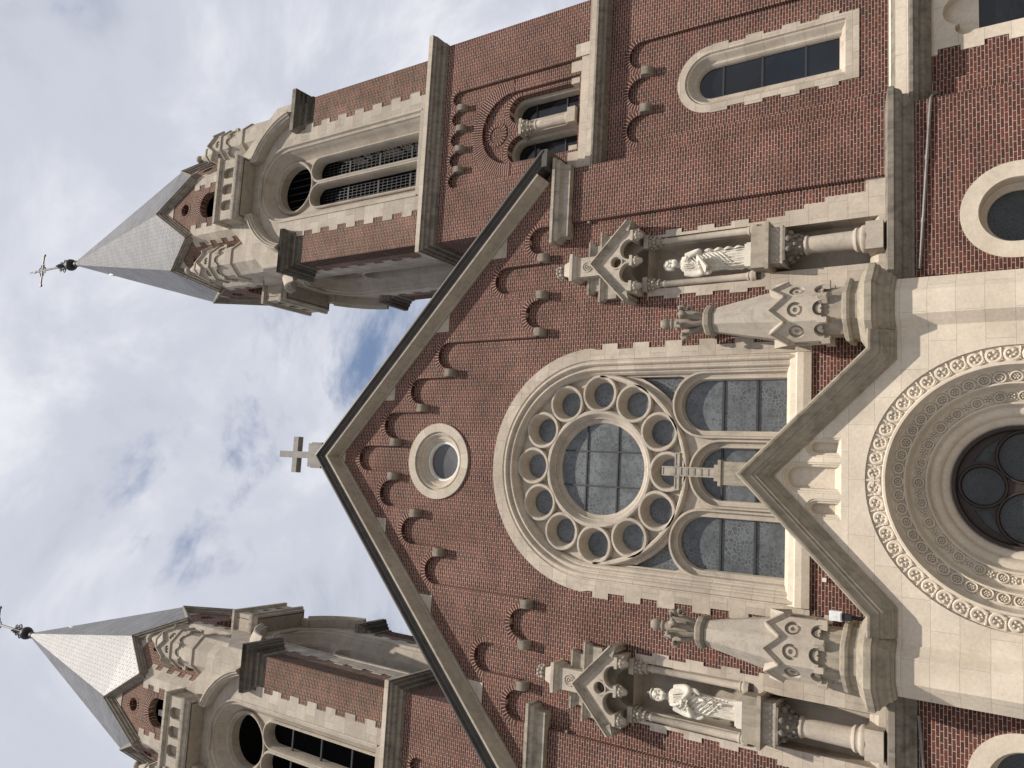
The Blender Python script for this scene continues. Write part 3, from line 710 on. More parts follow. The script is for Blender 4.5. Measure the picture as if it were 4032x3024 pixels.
# octagonal buttresses with pinnacles -------------------------------
def octo(r, n=8): return [(r/cos(pi/8)*cos(-pi/8+pi/4*i), r/cos(pi/8)*sin(-pi/8+pi/4*i)) for i in range(n)]
def ringmold(mb, cx, cy, r, prof):
    mb.mold([(cx+x, cy+y) for x, y in octo(r)], prof, True, fmap=XY)
def crown(mb, cx, cy, ap, z0, zp, zv, eav, notch, ro, rz, ball=True):
    """ring of eight gablets: facet slabs with arched foot and sunk roundel"""
    w = ap*tan(pi/8)
    for k in range(8):
        a = -pi/2+k*pi/4; k0 = len(mb.v)
        fpoly = [(-w, z0)] + ([(-notch, z0)] + half(0, z0+.02, notch, 12, pi, 0) + [(notch, z0)]) + [(w, z0), (w, zv), (0, zp-.12), (-w, zv)]
        mb.slab([fpoly, circ(0, rz, ro, 18)], -ap, -ap+.10)
        mb.slab([circ(0, rz, ro*1.02, 18)], -ap+.07, -ap+.09)
        mb.slab([half(0, z0+.02, notch*1.02, 12, pi, 0)], -ap+.12, -ap+.14)
        mb.mold(circ(0, rz, ro*.62, 16), [(-.0, -ap+.08), (.0, -ap+.03), (ro*.3, -ap+.03), (ro*.35, -ap+.08)], True)
        mb.mold(half(0, z0+.02, notch*.62, 10), [(-.0, -ap+.13), (.0, -ap+.05), (notch*.5, -ap+.05), (notch*.55, -ap+.13)])
        we = (ap+eav)*tan(pi/8)+.004*(k % 2)
        mb.mold([(-we, zv-.01), (0, zp), (we, zv-.01)], [(0, -ap+.4), (0, -ap-eav), (.03, -ap-eav), (.05, -ap-eav*.4), (.085, -ap-eav*.15), (.09, -ap+.05)])
        for q in (-1,): mb.box(q*w-.055, q*w+.055, -ap-.03, -ap+.16, z0-.10, z0+.07)
        mb.xform(Matrix.Translation((cx, cy, 0)) @ Matrix.Rotation(a+pi/2, 4, 'Z'), k0)
def crocket(mb, c, a, r0, z0, r1, z1, sz):
    d = Vector((cos(a), sin(a), 0)); c = Vector(c)
    P = [c+d*r0+Vector((0, 0, z0)), c+d*(r0*.95+r1*.25)+Vector((0, 0, z0*.55+z1*.45)), c+d*(r1*.72)+Vector((0, 0, z1+sz*.6)), c+d*(r1*1.0)+Vector((0, 0, z1+sz*.55)), c+d*(r1*1.06)+Vector((0, 0, z1-sz*.1)), c+d*(r1*.86)+Vector((0, 0, z1-sz*.25))]
    mb.tube(P, [sz*.55, sz*.42, sz*.42, sz*.45, sz*.42, sz*.3], 7)
    t = d.cross(Vector((0, 0, 1)))
    for q in (-1, 1): mb.ball(P[3]+t*q*sz*.42-Vector((0, 0, sz*.15)), sz*.36, 6)
for s in (1, -1):
    cx = s*OX
    m = MB(); ringmold(m, cx, OY, OA, [(0, GZ), (0, 2.25)]); bt = m.build('octagonal_buttress', 'portal', portal, 0)
    m = MB(); ringmold(m, cx, OY, OA, [(.05, 2.16), (0, 2.16), (-.06, 2.18), (-.09, 2.23), (-.12, 2.24), (-.13, 2.30), (-.20, 2.36), (-.23, 2.42), (-.29, 2.45), (-.30, 2.50), (-.34, 2.52), (-.34, 2.64), (-.10, 2.80), (0, 2.82)])
    m.build('buttress_cap', 'cap', bt, 20)
    pn = None
    m = MB(); ringmold(m, cx, OY, OA+.03, [(.0, 2.75), (0, 2.93), (-.05, 2.95), (-.07, 3.0), (-.055, 3.07), (.02, 3.10), (.09, 3.12), (.10, 3.9), (.2, 3.95)])
    pn = m.build('pinnacle_shaft', 'cap', bt, 30)
    m = MB(); crown(m, cx, OY, .60, 3.47, 4.53, 4.21, .075, .155, .155, 3.98); m.build('gablet_crown', 'carved', pn, 30)
    m = MB(); ringmold(m, cx, OY, .60, [(.02, 4.15), (.10, 4.5), (.35, 5.86), (.36, 5.90)]); m.build('pinnacle_spire', 'finial', pn, 0)
    m = MB(); ringmold(m, cx, OY, .27, [(.05, 5.80), (-.02, 5.82), (-.06, 5.88), (-.06, 5.97), (-.01, 6.02), (.06, 6.04), (.15, 6.06)]); m.build('spire_collar', 'corb', pn, 20)
    m = MB(); c = (cx, OY, 0)
    m.lathe(c, [(.15, 6.03), (.13, 6.2), (.11, 6.5), (.10, 6.72), (.085, 6.78), (.11, 6.80), (.11, 6.84), (.07, 6.86), (.115, 6.92), (.125, 7.0), (.09, 7.08), (0, 7.10)], 14)
    for k in range(8):
        a = k*pi/4+pi/8
        crocket(m, c, a, .12, 6.08, .35, 6.52 if k % 2 else 6.44, .145)
    m.build('crocket_finial', 'corb', pn, 75)
# floodlight and junction box ---------------------------------------
fl = thing('floodlight', 'white floodlight on a dark bracket behind the left side of the portal gable', 'floodlight', (-2.60, -.70, 2.62))
m = MB(); m.box(-2.68, -2.50, -.86, -.72, 3.10, 3.32); m.box(-2.66, -2.52, -.88, -.855, 3.12, 3.30); m.build('lamp_head', 'white', fl, 0)
m = MB(); m.box(-2.655, -2.535, -.84, -.72, 2.93, 3.09); m.tube([(-2.59, -.76, 2.95), (-2.61, -.70, 2.7), (-2.62, -.66, 2.56)], .04, 8); m.build('bracket', 'metal', fl, 0)
jb = MB().box(-2.08, -2.00, .06, .14, 3.57, 3.65).build('junction_box', 'frame', None, 0)
tag(jb, 'small pale junction box on the strip of brick beside the left portal gable slope', 'junction box')
# conduits under the base cornice
m = MB(); m.tube([(4.22, -.04, 1.84), (5.4, -.04, 1.76), (7.62, -.04, 1.63), (7.74, -.02, 1.62), (7.86, .10, 1.60), (7.95, .28, 1.57), (7.98, .31, 1.54)], .032, 8)
for x, z in ((5.2, 1.773), (6.5, 1.697)): m.tube([(x-.05, -.04, z+.003), (x+.05, -.04, z-.003)], .042, 8)
tag(m.build('conduit_pipe', 'grey', None), 'thin grey conduit pipe with an elbow running under the dark cornice right of the portal', 'pipe')
m = MB(); m.tube([(-4.30, -.04, 1.90), (-5.3, -.04, 1.82), (-7.6, -.04, 1.68)], .03, 8)
tag(m.build('conduit_pipe', 'grey', None), 'thin grey conduit pipe running under the dark cornice left of the portal', 'pipe')

# ------------------------------------------------------------------ bell tower (axis at TX, TY0; front faces near y = .3)
TX, TY0, HW = 9.41, 3.30, 2.95
def tower(kind):
    T = thing('bell_tower', '', 'bell tower', (TX, TY0, GZ))
    F1, F2, F3 = .42, .30, TY0-HW
    # ---- stage 1
    a1 = [(10.66, 8.60), (9.66, 8.60), (8.66, 8.60)]; r1 = .365
    edge = []
    for i, (c, z) in enumerate(a1[::-1]):
        edge += half(c, z-r1, r1, 14)
        if i < 2: edge += [(c+.44, z-r1-.04), (c+.56, z-r1-.04)]
    pan = [(8.295, GZ+.01), (11.025, GZ+.01)] + edge[::-1]
    tall = arch(9.60, 6.42, .775, 3.14, 24)
    m = MB(); m.slab([[(7.2, GZ), (13.0, GZ), (13.0, 9.4), (7.2, 9.4)], pan], F1, .56)
    m.build('lower_wall', 'brick', T, 0)
    tref = arch(10.12, .85, 1.05, -1.2, 20)
    m = MB(); m.slab([rect(8.2, 11.1, GZ, 9.0), tall, rect(9.1, 10.5, -1.35, 1.5)], F1+.10, 1.0); 
    m.build('recessed_panel', 'brick', T, 0)
    MB().box(12.3, 13.0, .45, 6.4, GZ, 9.4).build('side_wall', 'brick', T, 0); MB().box(7.2, 12.3, 6.2, 6.4, GZ, 9.4).build('side_wall', 'brick', T, 0)
    for c, z in a1:
        m = MB(); m.mold(half(c, z-r1, r1, 20), [(0, F1+.13), (0, F1-.006), (-.13, F1-.006), (-.13, F1+.05)]); m.build('brick_arch', 'brick_arc', T, 0)
    for x in (9.16, 10.16):
        m = MB(); z = 8.21
        cyl = [(F1+.12, 0), (F1-.12, 0)] + [(F1-.12*cos(t*pi/16), -.10-.17*sin(t*pi/16)) for t in range(9)] + [(F1+.12, -.28)]
        n = len(cyl); m.add([(xx, y, z+h) for xx in (x-.105, x+.105) for y, h in cyl], [tuple(range(n)), tuple(range(2*n-1, n-1, -1))] + [(i, n+i, n+(i+1) % n, (i+1) % n) for i in range(n)])
        m.build('corbel', 'corb', T)
    m = MB(); m.mold(arch(9.60, 6.42, .66, 3.30, 24), [(0, F1+.08), (.02, F1+.12), (.05, F1+.10), (.08, F1+.12), (.13, F1+.24), (.17, F1+.27), (.21, F1+.26), (.25, F1+.30), (.27, F1+.38), (.28, F1+.5)], caps=False)
    tw = m.build('tall_window', 'stone_arc', T, 35)
    tq = toothed(0, .80, .88, 3.06, 6.42, .42, 1)
    m = MB(); m.slab([[(9.60+x, z) for x, z in tq] + half(9.60, 6.42, .86, 24, 0, pi) + [(9.60-x, z) for x, z in tq[::-1]] , arch(9.60, 6.42, .665, 3.34, 24)], F1+.075, .8)
    m.add([(x, y, z) for x in (8.93, 10.27) for y, z in ((F1+.077, 3.335), (.86, 3.56), (.86, 3.3))], [(0, 1, 2), (3, 5, 4), (0, 3, 4, 1)]); m.build('quoin_surround', 'stone', tw, 0)
    m = MB(); m.slab([arch(9.60, 6.42, .5, 3.4, 24)], .80, .82); m.build('pane', 'pane', tw, 0)
    for z in (4.25, 5.25, 6.2): MB().box(9.1, 10.1, .775, .805, z-.025, z+.025).build('glazing_bar', 'lead', tw, 0)
    # cusped opening of the lowest stage
    m = MB(); th_ = [(9.30, -1.3), (9.30, .88), (9.22, .93), (9.13, 1.03), (9.12, 1.13), (9.2, 1.22), (9.30, 1.24)] 
    lob = half(9.42, 1.02, .20, 10, pi*1.25, pi*.45) + half(9.80, 1.12, .32, 12, pi*.98, pi*.02) + half(10.18, 1.02, .20, 10, pi*.55, -pi*.25)
    tq = toothed(0, .78, .90, -1.4, 1.78, .42, 1)
    m.slab([[(9.80+x, z) for x, z in tq] + [(9.80-x, z) for x, z in tq[::-1]], [(9.28, -1.3)] + lob + [(10.32, -1.3)]], F1+.075, .76)
    cw = m.build('cusped_window', 'portal', T, 0)
    m = MB(); m.slab([rect(9.1, 10.5, -1.4, 1.6), rect(9.33, 10.27, -1.4, .80)], .70, .74); m.build('frame', 'portal_c', cw, 0)
    m = MB(); m.slab([rect(9.2, 10.4, -1.4, 1.0)], .78, .80); m.build('pane', 'pane', cw, 0)
    # cornices of the stages
    def cornice(name, x0, x1, fy, pr, mat):
        m = MB(); m.mold([(x0, 6.2), (x0, fy), (x1, fy), (x1, 6.2)], pr, fmap=XY); return m.build(name, mat, T, 20)
    cornice('base_cornice', 7.70, 13.0, F1, [(.3, 2.47), (0, 2.45), (-.30, 2.28), (-.30, 2.03), (-.38, 2.01), (-.38, 1.95), (-.33, 1.93), (-.29, 1.86), (-.20, 1.83), (-.18, 1.76), (-.08, 1.70), (0, 1.65), (.3, 1.65)], 'sooty')
    m = MB(); m.mold([(7.9, F1), (13.02, F1)], [(-.305, 2.287), (-.305, 2.04), (-.10, 2.04), (-.01, 2.455), (-.1, 2.40)], fmap=XY); m.build('cornice_fascia', 'portal', T, 0)
    cornice('stage_cornice', 6.60, 12.9, F1, [(.5, 9.82), (.0, 9.78), (-.30, 9.62), (-.30, 9.44), (-.38, 9.42), (-.39, 9.36), (-.34, 9.34), (-.31, 9.28), (-.22, 9.25), (-.20, 9.20), (-.08, 9.17), (0, 9.14), (.5, 9.14)], 'sooty')
    m = MB(); m.mold([(6.6, F1), (12.9, F1)], [(-.305, 9.625), (-.305, 9.445), (-.05, 9.445), (-.01, 9.785)], fmap=XY); m.build('cornice_fascia', 'stone', T, 0)
    # ---- stage 2
    X0, X1 = 6.42, 12.58
    cs = [10.77, 10.135, 9.50, 8.865, 8.23]; r2 = .215; zs2 = 14.10
    edge = []
    for i, c in enumerate(cs[::-1]):
        edge += half(c, zs2, r2, 12)
        if i < 4: edge += [(c+.26, zs2-.03), (c+.375, zs2-.03)]
    pan = [(8.01, 9.9), (10.99, 9.9)] + edge[::-1]
    m = MB(); m.slab([[(X0, 9.5), (X1, 9.5), (X1, 14.9), (X0, 14.9)], pan], F2, .6); m.build('middle_wall', 'brick', T, 0)
    AR = arch(9.53, 12.18, 1.06, 10.05, 32)
    m = MB(); m.slab([rect(7.9, 11.1, 9.9, 14.6), AR], F2+.11, .62); m.build('recessed_panel', 'brick', T, 0)
    l2 = [arch(10.05, 11.98, .41, 10.10, 20), arch(8.87, 11.98, .41, 10.10, 20)]
    m = MB(); m.slab([rect(8.4, 10.7, 10.0, 13.3)] + l2, F2+.22, F2+.56); dw = m.build('double_window', 'brick', T, 0)
    m = MB()
    for i in range(3): m.mold(half(9.53, 12.18, 1.06+.125*i, 40), [(0, F2+.2), (0, F2+.105-.003*i), (-.124, F2+.105-.003*i), (-.124, F2+.14)])
    for c in (10.05, 8.87): m.mold(half(c, 11.98, .41, 24), [(0, F2+.5), (0, F2+.213), (-.13, F2+.213), (-.13, F2+.25)])
    m.mold(circ(9.45, 12.79, .235, 30), [(0, F2+.23), (0, F2+.195), (-.12, F2+.195), (-.12, F2+.24)], True)
    m.build('brick_arch', 'brick_arc', dw, 0)
    m = MB()
    for c in (10.05, 8.87): m.mold(arch(c, 11.98, .43, 10.0, 20), [(0, F2+.45), (.10, F2+.48), (.12, F2+.56), (.12, F2+.8)], caps=False)
    m.box(9.27, 9.65, F2+.19, F2+.6, 10.0, 11.88); m.build('frame', 'tower_soft', dw, 30)
    m = MB(); m.slab([rect(8.3, 10.7, 9.9, 12.5)], F2+.72, F2+.74); m.build('pane', 'pane', dw, 0)
    for z in (10.75, 11.75): MB().box(8.4, 10.6, F2+.69, F2+.725, z-.02, z+.02).build('glazing_bar', 'lead', dw, 0)
    C = (9.43, F2+.16, 0)
    m = MB(); m.box(C[0]-.23, C[0]+.23, F2-.02, F2+.5, 11.80, 11.89); m.lathe(C, [(.10, 11.40), (.125, 11.46), (.12, 11.55), (.17, 11.70), (.22, 11.80)], 12)
    for k in range(8):
        for zz, rr, b in ((11.74, .20, .05), (11.62, .155, .045), (11.53, .135, .035)): m.ball((C[0]+rr*cos(k*pi/4+zz), C[1]+rr*sin(k*pi/4+zz), zz), b, 6)
    m.build('column_capital', 'tower_soft', dw, 75)
    m = MB(); m.lathe(C, [(.14, 10.32), (.175, 10.33), (.175, 10.40), (.15, 10.43), (.155, 10.46), (.132, 10.48), (.125, 11.35), (.145, 11.37), (.145, 11.41), (.1, 11.42)], 20)
    m.box(C[0]-.21, C[0]+.21, F2-.03, F2+.5, 10.08, 10.32); m.build('column', 'stone', dw, 40)
    m = MB(); m.add([(x, y, z) for x in (8.02, 10.98) for y, z in ((F2-.02, 9.70), (F2-.02, 9.93), (F2+.10, 9.96), (F2+.10, 10.0), (F2+.7, 10.2), (F2+.7, 9.7))], [tuple(range(6))[::-1], tuple(range(6, 12))] + [(i, (i+1) % 6, 6+(i+1) % 6, 6+i) for i in range(6)])
    for q in (-1, 1):
        m.box(9.53+q*1.30-.17, 9.53+q*1.30+.17, F2+.09, F2+.2, 9.7, 10.31) ; m.box(9.53+q*1.66-.17, 9.53+q*1.66+.19, F2-.015, F2+.1, 9.55, 10.13); m.box(9.53+q*.98-.10, 9.53+q*.98+.1, F2+.20, F2+.5, 10.02, 10.36)
    m.build('sill', 'stone', dw, 0)
    for c in cs:
        m = MB(); m.mold(half(c, zs2, r2, 16), [(0, F2+.12), (0, F2-.006), (-.10, F2-.006), (-.10, F2+.05)]); m.build('brick_arch', 'brick_arc', T, 0)
    for c in cs[:-1]:
        x, z = c-.3175, 14.07
        cyl = [(F2+.12, 0), (F2-.10, 0)] + [(F2-.10*cos(t*pi/16), -.09-.15*sin(t*pi/16)) for t in range(9)] + [(F2+.12, -.25)]
        n = len(cyl); m = MB(); m.add([(xx, y, z+h) for xx in (x-.085, x+.085) for y, h in cyl], [tuple(range(n)), tuple(range(2*n-1, n-1, -1))] + [(i, n+i, n+(i+1) % n, (i+1) % n) for i in range(n)])
        m.build('corbel', 'corb', T)
    MB().box(X0, X0+.6, .601, 6.3, 9.5, 14.9).build('side_wall', 'brick', T, 0); MB().box(X1-.6, X1, .601, 6.3, 9.5, 14.9).build('side_wall', 'brick', T, 0)
    cornice('belfry_sill_cornice', 6.44, 12.56, .32, [(.6, 15.30), (0, 15.26), (-.32, 15.15), (-.33, 15.0), (-.29, 14.98), (-.285, 14.91), (-.22, 14.88), (-.19, 14.80), (-.12, 14.77), (-.10, 14.67), (-.04, 14.64), (-.0, 14.60), (.6, 14.60)], 'sooty')
    m = MB(); m.mold([(6.44, .9), (6.44, .32), (12.56, .32), (12.56, .9)], [(-.335, 15.156), (-.335, 15.01), (-.2, 15.01), (-.05, 15.25)], fmap=XY); m.build('cornice_fascia', 'stone', T, 0)
    # ---- belfry: one face, copied round the tower
    C9 = TX; BZ = 21.70
    faces = []
    op = arch(C9, BZ, 1.42, 15.60, 36)
    m = MB(); m.slab([[(C9-HW, 15.1), (C9+HW, 15.1), (C9+HW, 21.6), (C9+2.1, 23.35), (C9-2.1, 23.35), (C9-HW, 21.6)], op], F3, F3+.6)
    faces.append(m.build('belfry_wall', 'brick_top', T, 0))
    rg = half(C9, BZ, 1.90, 24, 0, pi)
    tq = toothed(0, 1.84, 2.0, 15.3, 21.1, .40, 1)
    m = MB(); m.slab([[(C9+x, z) for x, z in tq] + [(C9+2.1, 21.1), (C9+2.1, 22.2)] + half(C9, 20.95, 2.25, 20, .62, pi-.62) + [(C9-2.1, 22.2), (C9-2.1, 21.1)] + [(C9-x, z) for x, z in tq[::-1]], arch(C9, BZ, 1.36, 15.62, 36)], F3-.018, F3+.3)
    bw = m.build('belfry_window', 'tower', T, 0); faces.append(bw)
    m = MB(); m.mold(arch(C9, BZ, 1.40, 15.55, 36), [(0, F3+.1), (0, F3-.05), (.03, F3-.06), (.06, F3-.05), (.08, F3+.0), (.10, F3+.03), (.14, F3+.03), (.17, F3+.05), (.185, F3+.11), (.21, F3+.13), (.26, F3+.26), (.33, F3+.38), (.41, F3+.46), (.455, F3+.49), (.46, F3+.8)], caps=False)
    m.build('window_moulding', 'tower_arc', bw, 40)
    m = MB(); m.slab([arch(C9, BZ, 1.0, 15.6, 32), circ(C9, BZ, .82, 36), arch(C9+.47, 20.42, .36, 15.7, 18), arch(C9-.47, 20.42, .36, 15.7, 18)], F3+.48, F3+.78, back=True)
    m.build('tracery', 'tower_soft', bw, 0)
    m = MB(); m.mold(circ(C9, BZ, .97, 44), [(0, F3+.50), (0, F3+.40), (.03, F3+.37), (.07, F3+.37), (.10, F3+.41), (.13, F3+.48), (.15, F3+.78)], True)
    for q in (-1, 1): m.mold(arch(C9+q*.47, 20.42, .475, 15.6, 20), [(0, F3+.50), (0, F3+.40), (.03, F3+.37), (.07, F3+.37), (.09, F3+.42), (.12, F3+.48), (.13, F3+.78)], caps=False)
    m.build('tracery_ring', 'tower_soft', bw, 40)
    m = MB(); m.add([(x, y, z) for x in (C9-1.38, C9+1.38) for y, z in ((F3-.04, 15.2), (F3-.04, 15.58), (F3+.4, 15.72), (F3+.7, 16.15), (F3+1., 16.15), (F3+1., 15.2))], [tuple(range(6))[::-1], tuple(range(6, 12))] + [(i, (i+1) % 6, 6+(i+1) % 6, 6+i) for i in range(6)])
    m.build('sill', 'tower_soft', bw, 0)
    m = MB()
    for q in (-1, 1):
        c = C9+q*.47
        if kind == 'grille':
            for z in (16.6, 18.0, 19.4): m.box(c-.4, c+.4, F3+.80, F3+.86, z-.04, z+.04)
            for k in range(8): m.box(c-.37+.104*k, c-.37+.104*k+.018, F3+.81, F3+.83, 16.1, 20.7)
            for k in range(22): m.box(c-.4, c+.4, F3+.815, F3+.825, 16.2+.2*k, 16.2+.2*k+.02)
        else:
            for z in (17.1, 18.4, 19.7): m.box(c-.4, c+.4, F3+.60, F3+.65, z-.03, z+.03)
    if kind == 'grille':
        for k in range(7): m.box(C9-.8+.25*k, C9-.8+.25*k+.02, F3+.81, F3+.83, 20.8, 22.5)
        m.box(C9-.9, C9+.9, F3+.80, F3+.86, 21.25, 21.30)
    m.build('window_grille', 'metal', bw, 0)
    # hood arch and corner caps
    H = F3-.42
    zc = 20.92
    for A0 in (pi-.22, radians(64)):
      ANG = [A0-(radians(116)*0+(radians(51.4)))*i/18 for i in range(19)]
      m = MB(); m.mold([(C9+2.52*cos(a), zc+2.52*sin(a)) for a in ANG], [(-.10, F3+.5), (-.10, F3-.1), (0, H+.05), (0, H), (.05, H-.01), (.08, H+.03), (.12, H+.03), (.16, H+.09), (.20, H+.10), (.22, H+.16), (.24, F3-.03), (.24, F3+.2)])
      faces.append(m.build('hood_arch', 'tower_soft', T, 25))
    for q in (-1, 1):
        xo, xi = C9+q*(HW+.0), C9+q*2.10
        pth = [(xi, F3+.1), (xi, F3), (xo, F3), (xo, F3+.86), (xo-q*.1, F3+.86)] if q > 0 else [(xo+.1, F3+.86), (xo, F3+.86), (xo, F3), (xi, F3), (xi, F3+.1)]
        m = MB(); m.mold(pth, [(.4, 20.55), (.0, 20.55), (-.03, 20.60), (-.04, 20.75), (-.10, 20.80), (-.13, 20.92), (-.20, 20.96), (-.22, 21.05), (-.28, 21.10), (-.30, 21.16), (-.33, 21.18), (-.33, 21.36), (-.1, 21.46), (.4, 21.5)], fmap=XY)
        faces.append(m.build('corner_cap', 'sooty', T, 20))
    # upper stone stage: broad shoulders rising to the octagon
    m = MB(); m.slab([[(C9-HW, 21.4), (C9-2.2, 21.4)] + half(C9, 20.93, 2.34, 24, pi-.22, .22) + [(C9+2.2, 21.4), (C9+HW, 21.4), (C9+HW, 22.5), (C9+1.25, 24.5), (C9-1.25, 24.5), (C9-HW, 22.5)]], F3-.02, F3+.7)
    faces.append(m.build('shoulder_wall', 'tower', T, 0))
    # balcony over the hood
    B0, B1 = C9-1.17, C9+1.0
    BX = (C9-1.12, C9+1.12); BY = F3-.62; b = -.20
    ba = [arch(C9+d, 24.42+b, .19, 24.0+b, 12) for d in (-.60, 0, .60)]
    m = MB(); m.slab([rect(BX[0], BX[1], 23.9+b, 24.7+b)] + ba, BY, BY+.14, back=True); m.box(BX[0], BX[0]+.12, BY+.141, F3+1.2, 23.9+b, 24.7+b); m.box(BX[1]-.12, BX[1], BY+.141, F3+1.2, 23.9+b, 24.7+b)
    m.slab([rect(BX[0], BX[1], 23.9+b, 24.7+b)], BY+.15, BY+.17)
    m.box(BX[0]+.05, BX[1]-.05, BY+.06, F3+1.2, 23.40, 23.69); m.box(BX[0]-.03, BX[1]+.03, F3-.03, F3+1.2, 22.95, 23.395)
    for q in (-1, 1): m.box(C9+q*1.05-.09, C9+q*1.05+.09, BY+.30, F3+.2, 23.0, 23.399)
    bal = m.build('balcony', 'tower_soft', T, 0); faces.append(bal)
    m = MB()
    pth = [(BX[0], F3+1.2), (BX[0], BY), (BX[1], BY), (BX[1], F3+1.2)]
    m.mold(pth, [(.3, 24.70+b), (-.02, 24.70+b), (-.07, 24.74+b), (-.10, 24.76+b), (-.10, 24.88+b), (-.02, 24.92+b), (.3, 24.92+b)], fmap=XY)
    m.mold(pth, [(.1, 23.60+b), (.06, 23.60+b), (0, 23.64+b), (-.02, 23.74+b), (-.07, 23.78+b), (-.09, 23.84+b), (-.09, 23.92+b), (-.0, 23.97+b), (.1, 23.97+b)], fmap=XY); m.build('balcony_moulding', 'weather', bal, 20)
    # octagonal drum gable: eight
    AO = 2.78; w8 = AO*tan(pi/8); GA, GV = 29.3, 27.35
    FO = TY0-AO
    oct_faces = []
    ow_ = arch(C9, 26.35, .50, 24.3, 20)
    m = MB(); m.slab([[(C9-w8, 23.5), (C9+w8, 23.5), (C9+w8, GV), (C9, GA), (C9-w8, GV)], ow_, circ(C9, 27.82, .24, 20)], FO, FO+.22)
    dr = m.build('drum_wall', 'brick_top', T, 0); oct_faces.append(dr)
    m = MB(); m.mold(half(C9, 26.35, .50, 24), [(0, FO+.3), (0, FO-.008), (-.22, FO-.008), (-.22, FO+.03)]); m.mold(circ(C9, 27.82, .24, 24), [(0, FO+.3), (0, FO-.008), (-.11, FO-.008), (-.11, FO+.03)], True); m.build('brick_arch', 'brick_arc', dr, 0)
    m = MB()
    for q in (-1, 1):
        tq = toothed(0, w8-.28, w8-.45, 24.6, GV-.05, .34, 1)
        pl = [(C9+q*x, z) for x, z in tq] + [(C9+q*(w8+.02), GV-.05), (C9+q*(w8+.02), 24.6)]
        m.slab([pl if q < 0 else pl[::-1]], FO-.02, FO+.2)
        m.slab([[(C9+q*(w8+.02), 23.5), (C9+q*(w8+.02), 24.6), (C9+q*.6, 24.6), (C9+q*.6, 23.5)]], FO-.02, FO+.2)
    m.slab([[(C9-.28, GA-.72), (C9+.28, GA-.72), (C9, GA-.2)]], FO-.02, FO+.2)
    m.build('drum_quoin', 'tower', dr, 0)
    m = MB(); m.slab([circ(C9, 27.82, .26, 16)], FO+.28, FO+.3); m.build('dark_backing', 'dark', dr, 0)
    m = MB(); we = w8+.10
    m.mold([(C9-we, GV-.05+.0), (C9, GA+.18), (C9+we, GV-.05)], [(0, FO+1.0), (0, FO-.24), (.03, FO-.26), (.05, FO-.22), (.09, FO-.20), (.11, FO-.14), (.16, FO-.12), (.19, FO-.06), (.23, FO-.05), (.24, FO+.1)])
    m.build('gable_moulding', 'sooty', dr, 20)
    # helm spire: the ridges run down to the gable apexes, the facets down to the valleys
    m = MB(); ra, rv, rt = AO+.18, (AO+.06)/cos(pi/8), .13; za, zv, zt = GA+.20, GV+.02, 41.3
    for k in range(8):
        a0, a1_, am = -pi/2+k*pi/4, -pi/4+k*pi/4, -pi/2+pi/8+k*pi/4
        pol = lambda r, a, z: Vector((TX+r*cos(a), TY0+r*sin(a), z))
        A, B_, V_, T0, T1 = pol(ra, a0, za), pol(ra, a1_, za), pol(rv, am, zv), pol(rt, a0, zt), pol(rt, a1_, zt)
        ux = (B_-A).normalized(); O = (A+B_)/2; uy = ((T0+T1)/2-O).normalized()
        uvf = lambda q: ((q-O).dot(ux)+k*.37+5, (q-O).dot(uy)+3)
        m.add([V_, B_, T1, T0, A], [(0, 1, 4), (4, 1, 2, 3)], [[uvf(V_), uvf(B_), uvf(A)], [uvf(A), uvf(B_), uvf(T1), uvf(T0)]])
    m.build('spire', 'slate', T, 0)
    m = MB(); m.box(TX-.98, TX-.70, TY0-.12, TY0+.14, 37.5, 37.85); m.build('spire_vent', 'white', T, 0)
    m = MB(); c = (TX, TY0, 0)
    m.lathe(c, [(.14, 41.25), (.17, 41.35), (.14, 41.5), (.10, 41.6)], 12); m.ball((TX, TY0, 41.98), .31, 16); m.build('spire_ball', 'metal', T, 60)
    m = MB(); m.tube([(TX, TY0, 42.2), (TX, TY0, 46.0)], [.05]*2, 6)
    m.box(TX-.84, TX+.84, TY0-.03, TY0+.03, 44.95, 45.03)
    for k in range(4):
        a = k*pi/2; d = Vector((cos(a), sin(a), 0))
        m.torus(Vector((TX, TY0, 42.62))+d*.20, .13, .032, d, (0, 0, 1), 12, -2.4, 2.6); m.torus(Vector((TX, TY0, 43.0))+d*.15, .10, .028, d, (0, 0, 1), 12, -2.4, 2.6)
        m.tube([Vector((TX, TY0, 42.3))+d*.05, Vector((TX, TY0, 42.8))+d*.18, Vector((TX, TY0, 43.3))+d*.03], [.03, .05, .02], 5)
    for k in range(4):
        a = k*pi/2+pi/4
        for q in (-1, 1):
            e = Vector((cos(a), 0, sin(a))); f = Vector((-sin(a), 0, cos(a)))
            m.torus(Vector((TX, TY0, 44.99))+e*.22+f*q*.12, .09, .024, e, f*q, 10, -2, 2.4, 5)
    for p in ((TX-.84, 44.99), (TX+.84, 44.99), (TX, 45.85)): m.box(p[0]-.06, p[0]+.06, TY0-.04, TY0+.04, p[1]-.10, p[1]+.10)
    m.tube([(TX, TY0, 46.0), (TX, TY0, 46.5)], [.03, .005], 5); m.build('spire_cross', 'metal', T, 40)
    # corner pinnacles
    for sx_, sy_ in ((-1, -1), (1, -1), (1, 1), (-1, 1)):
        cx, cy = TX+sx_*2.30, TY0+sy_*2.30
        m = MB(); ringmold(m, cx, cy, .62, [(0, 21.4), (0, 24.36), (-.05, 24.38), (-.05, 24.48), (.03, 24.52), (.06, 24.55), (.06, 25.6), (.3, 25.7)]); pn = m.build('corner_pinnacle', 'tower', T, 0)
        m = MB(); crown(m, cx, cy, .62, 25.28, 26.5, 26.1, .09, .13, .13, 25.92); 
        ringmold(m, cx, cy, .62, [(.02, 25.66), (-.05, 25.68), (-.05, 25.75), (.02, 25.77)])
        m.build('gablet_crown', 'tower_soft', pn, 30)
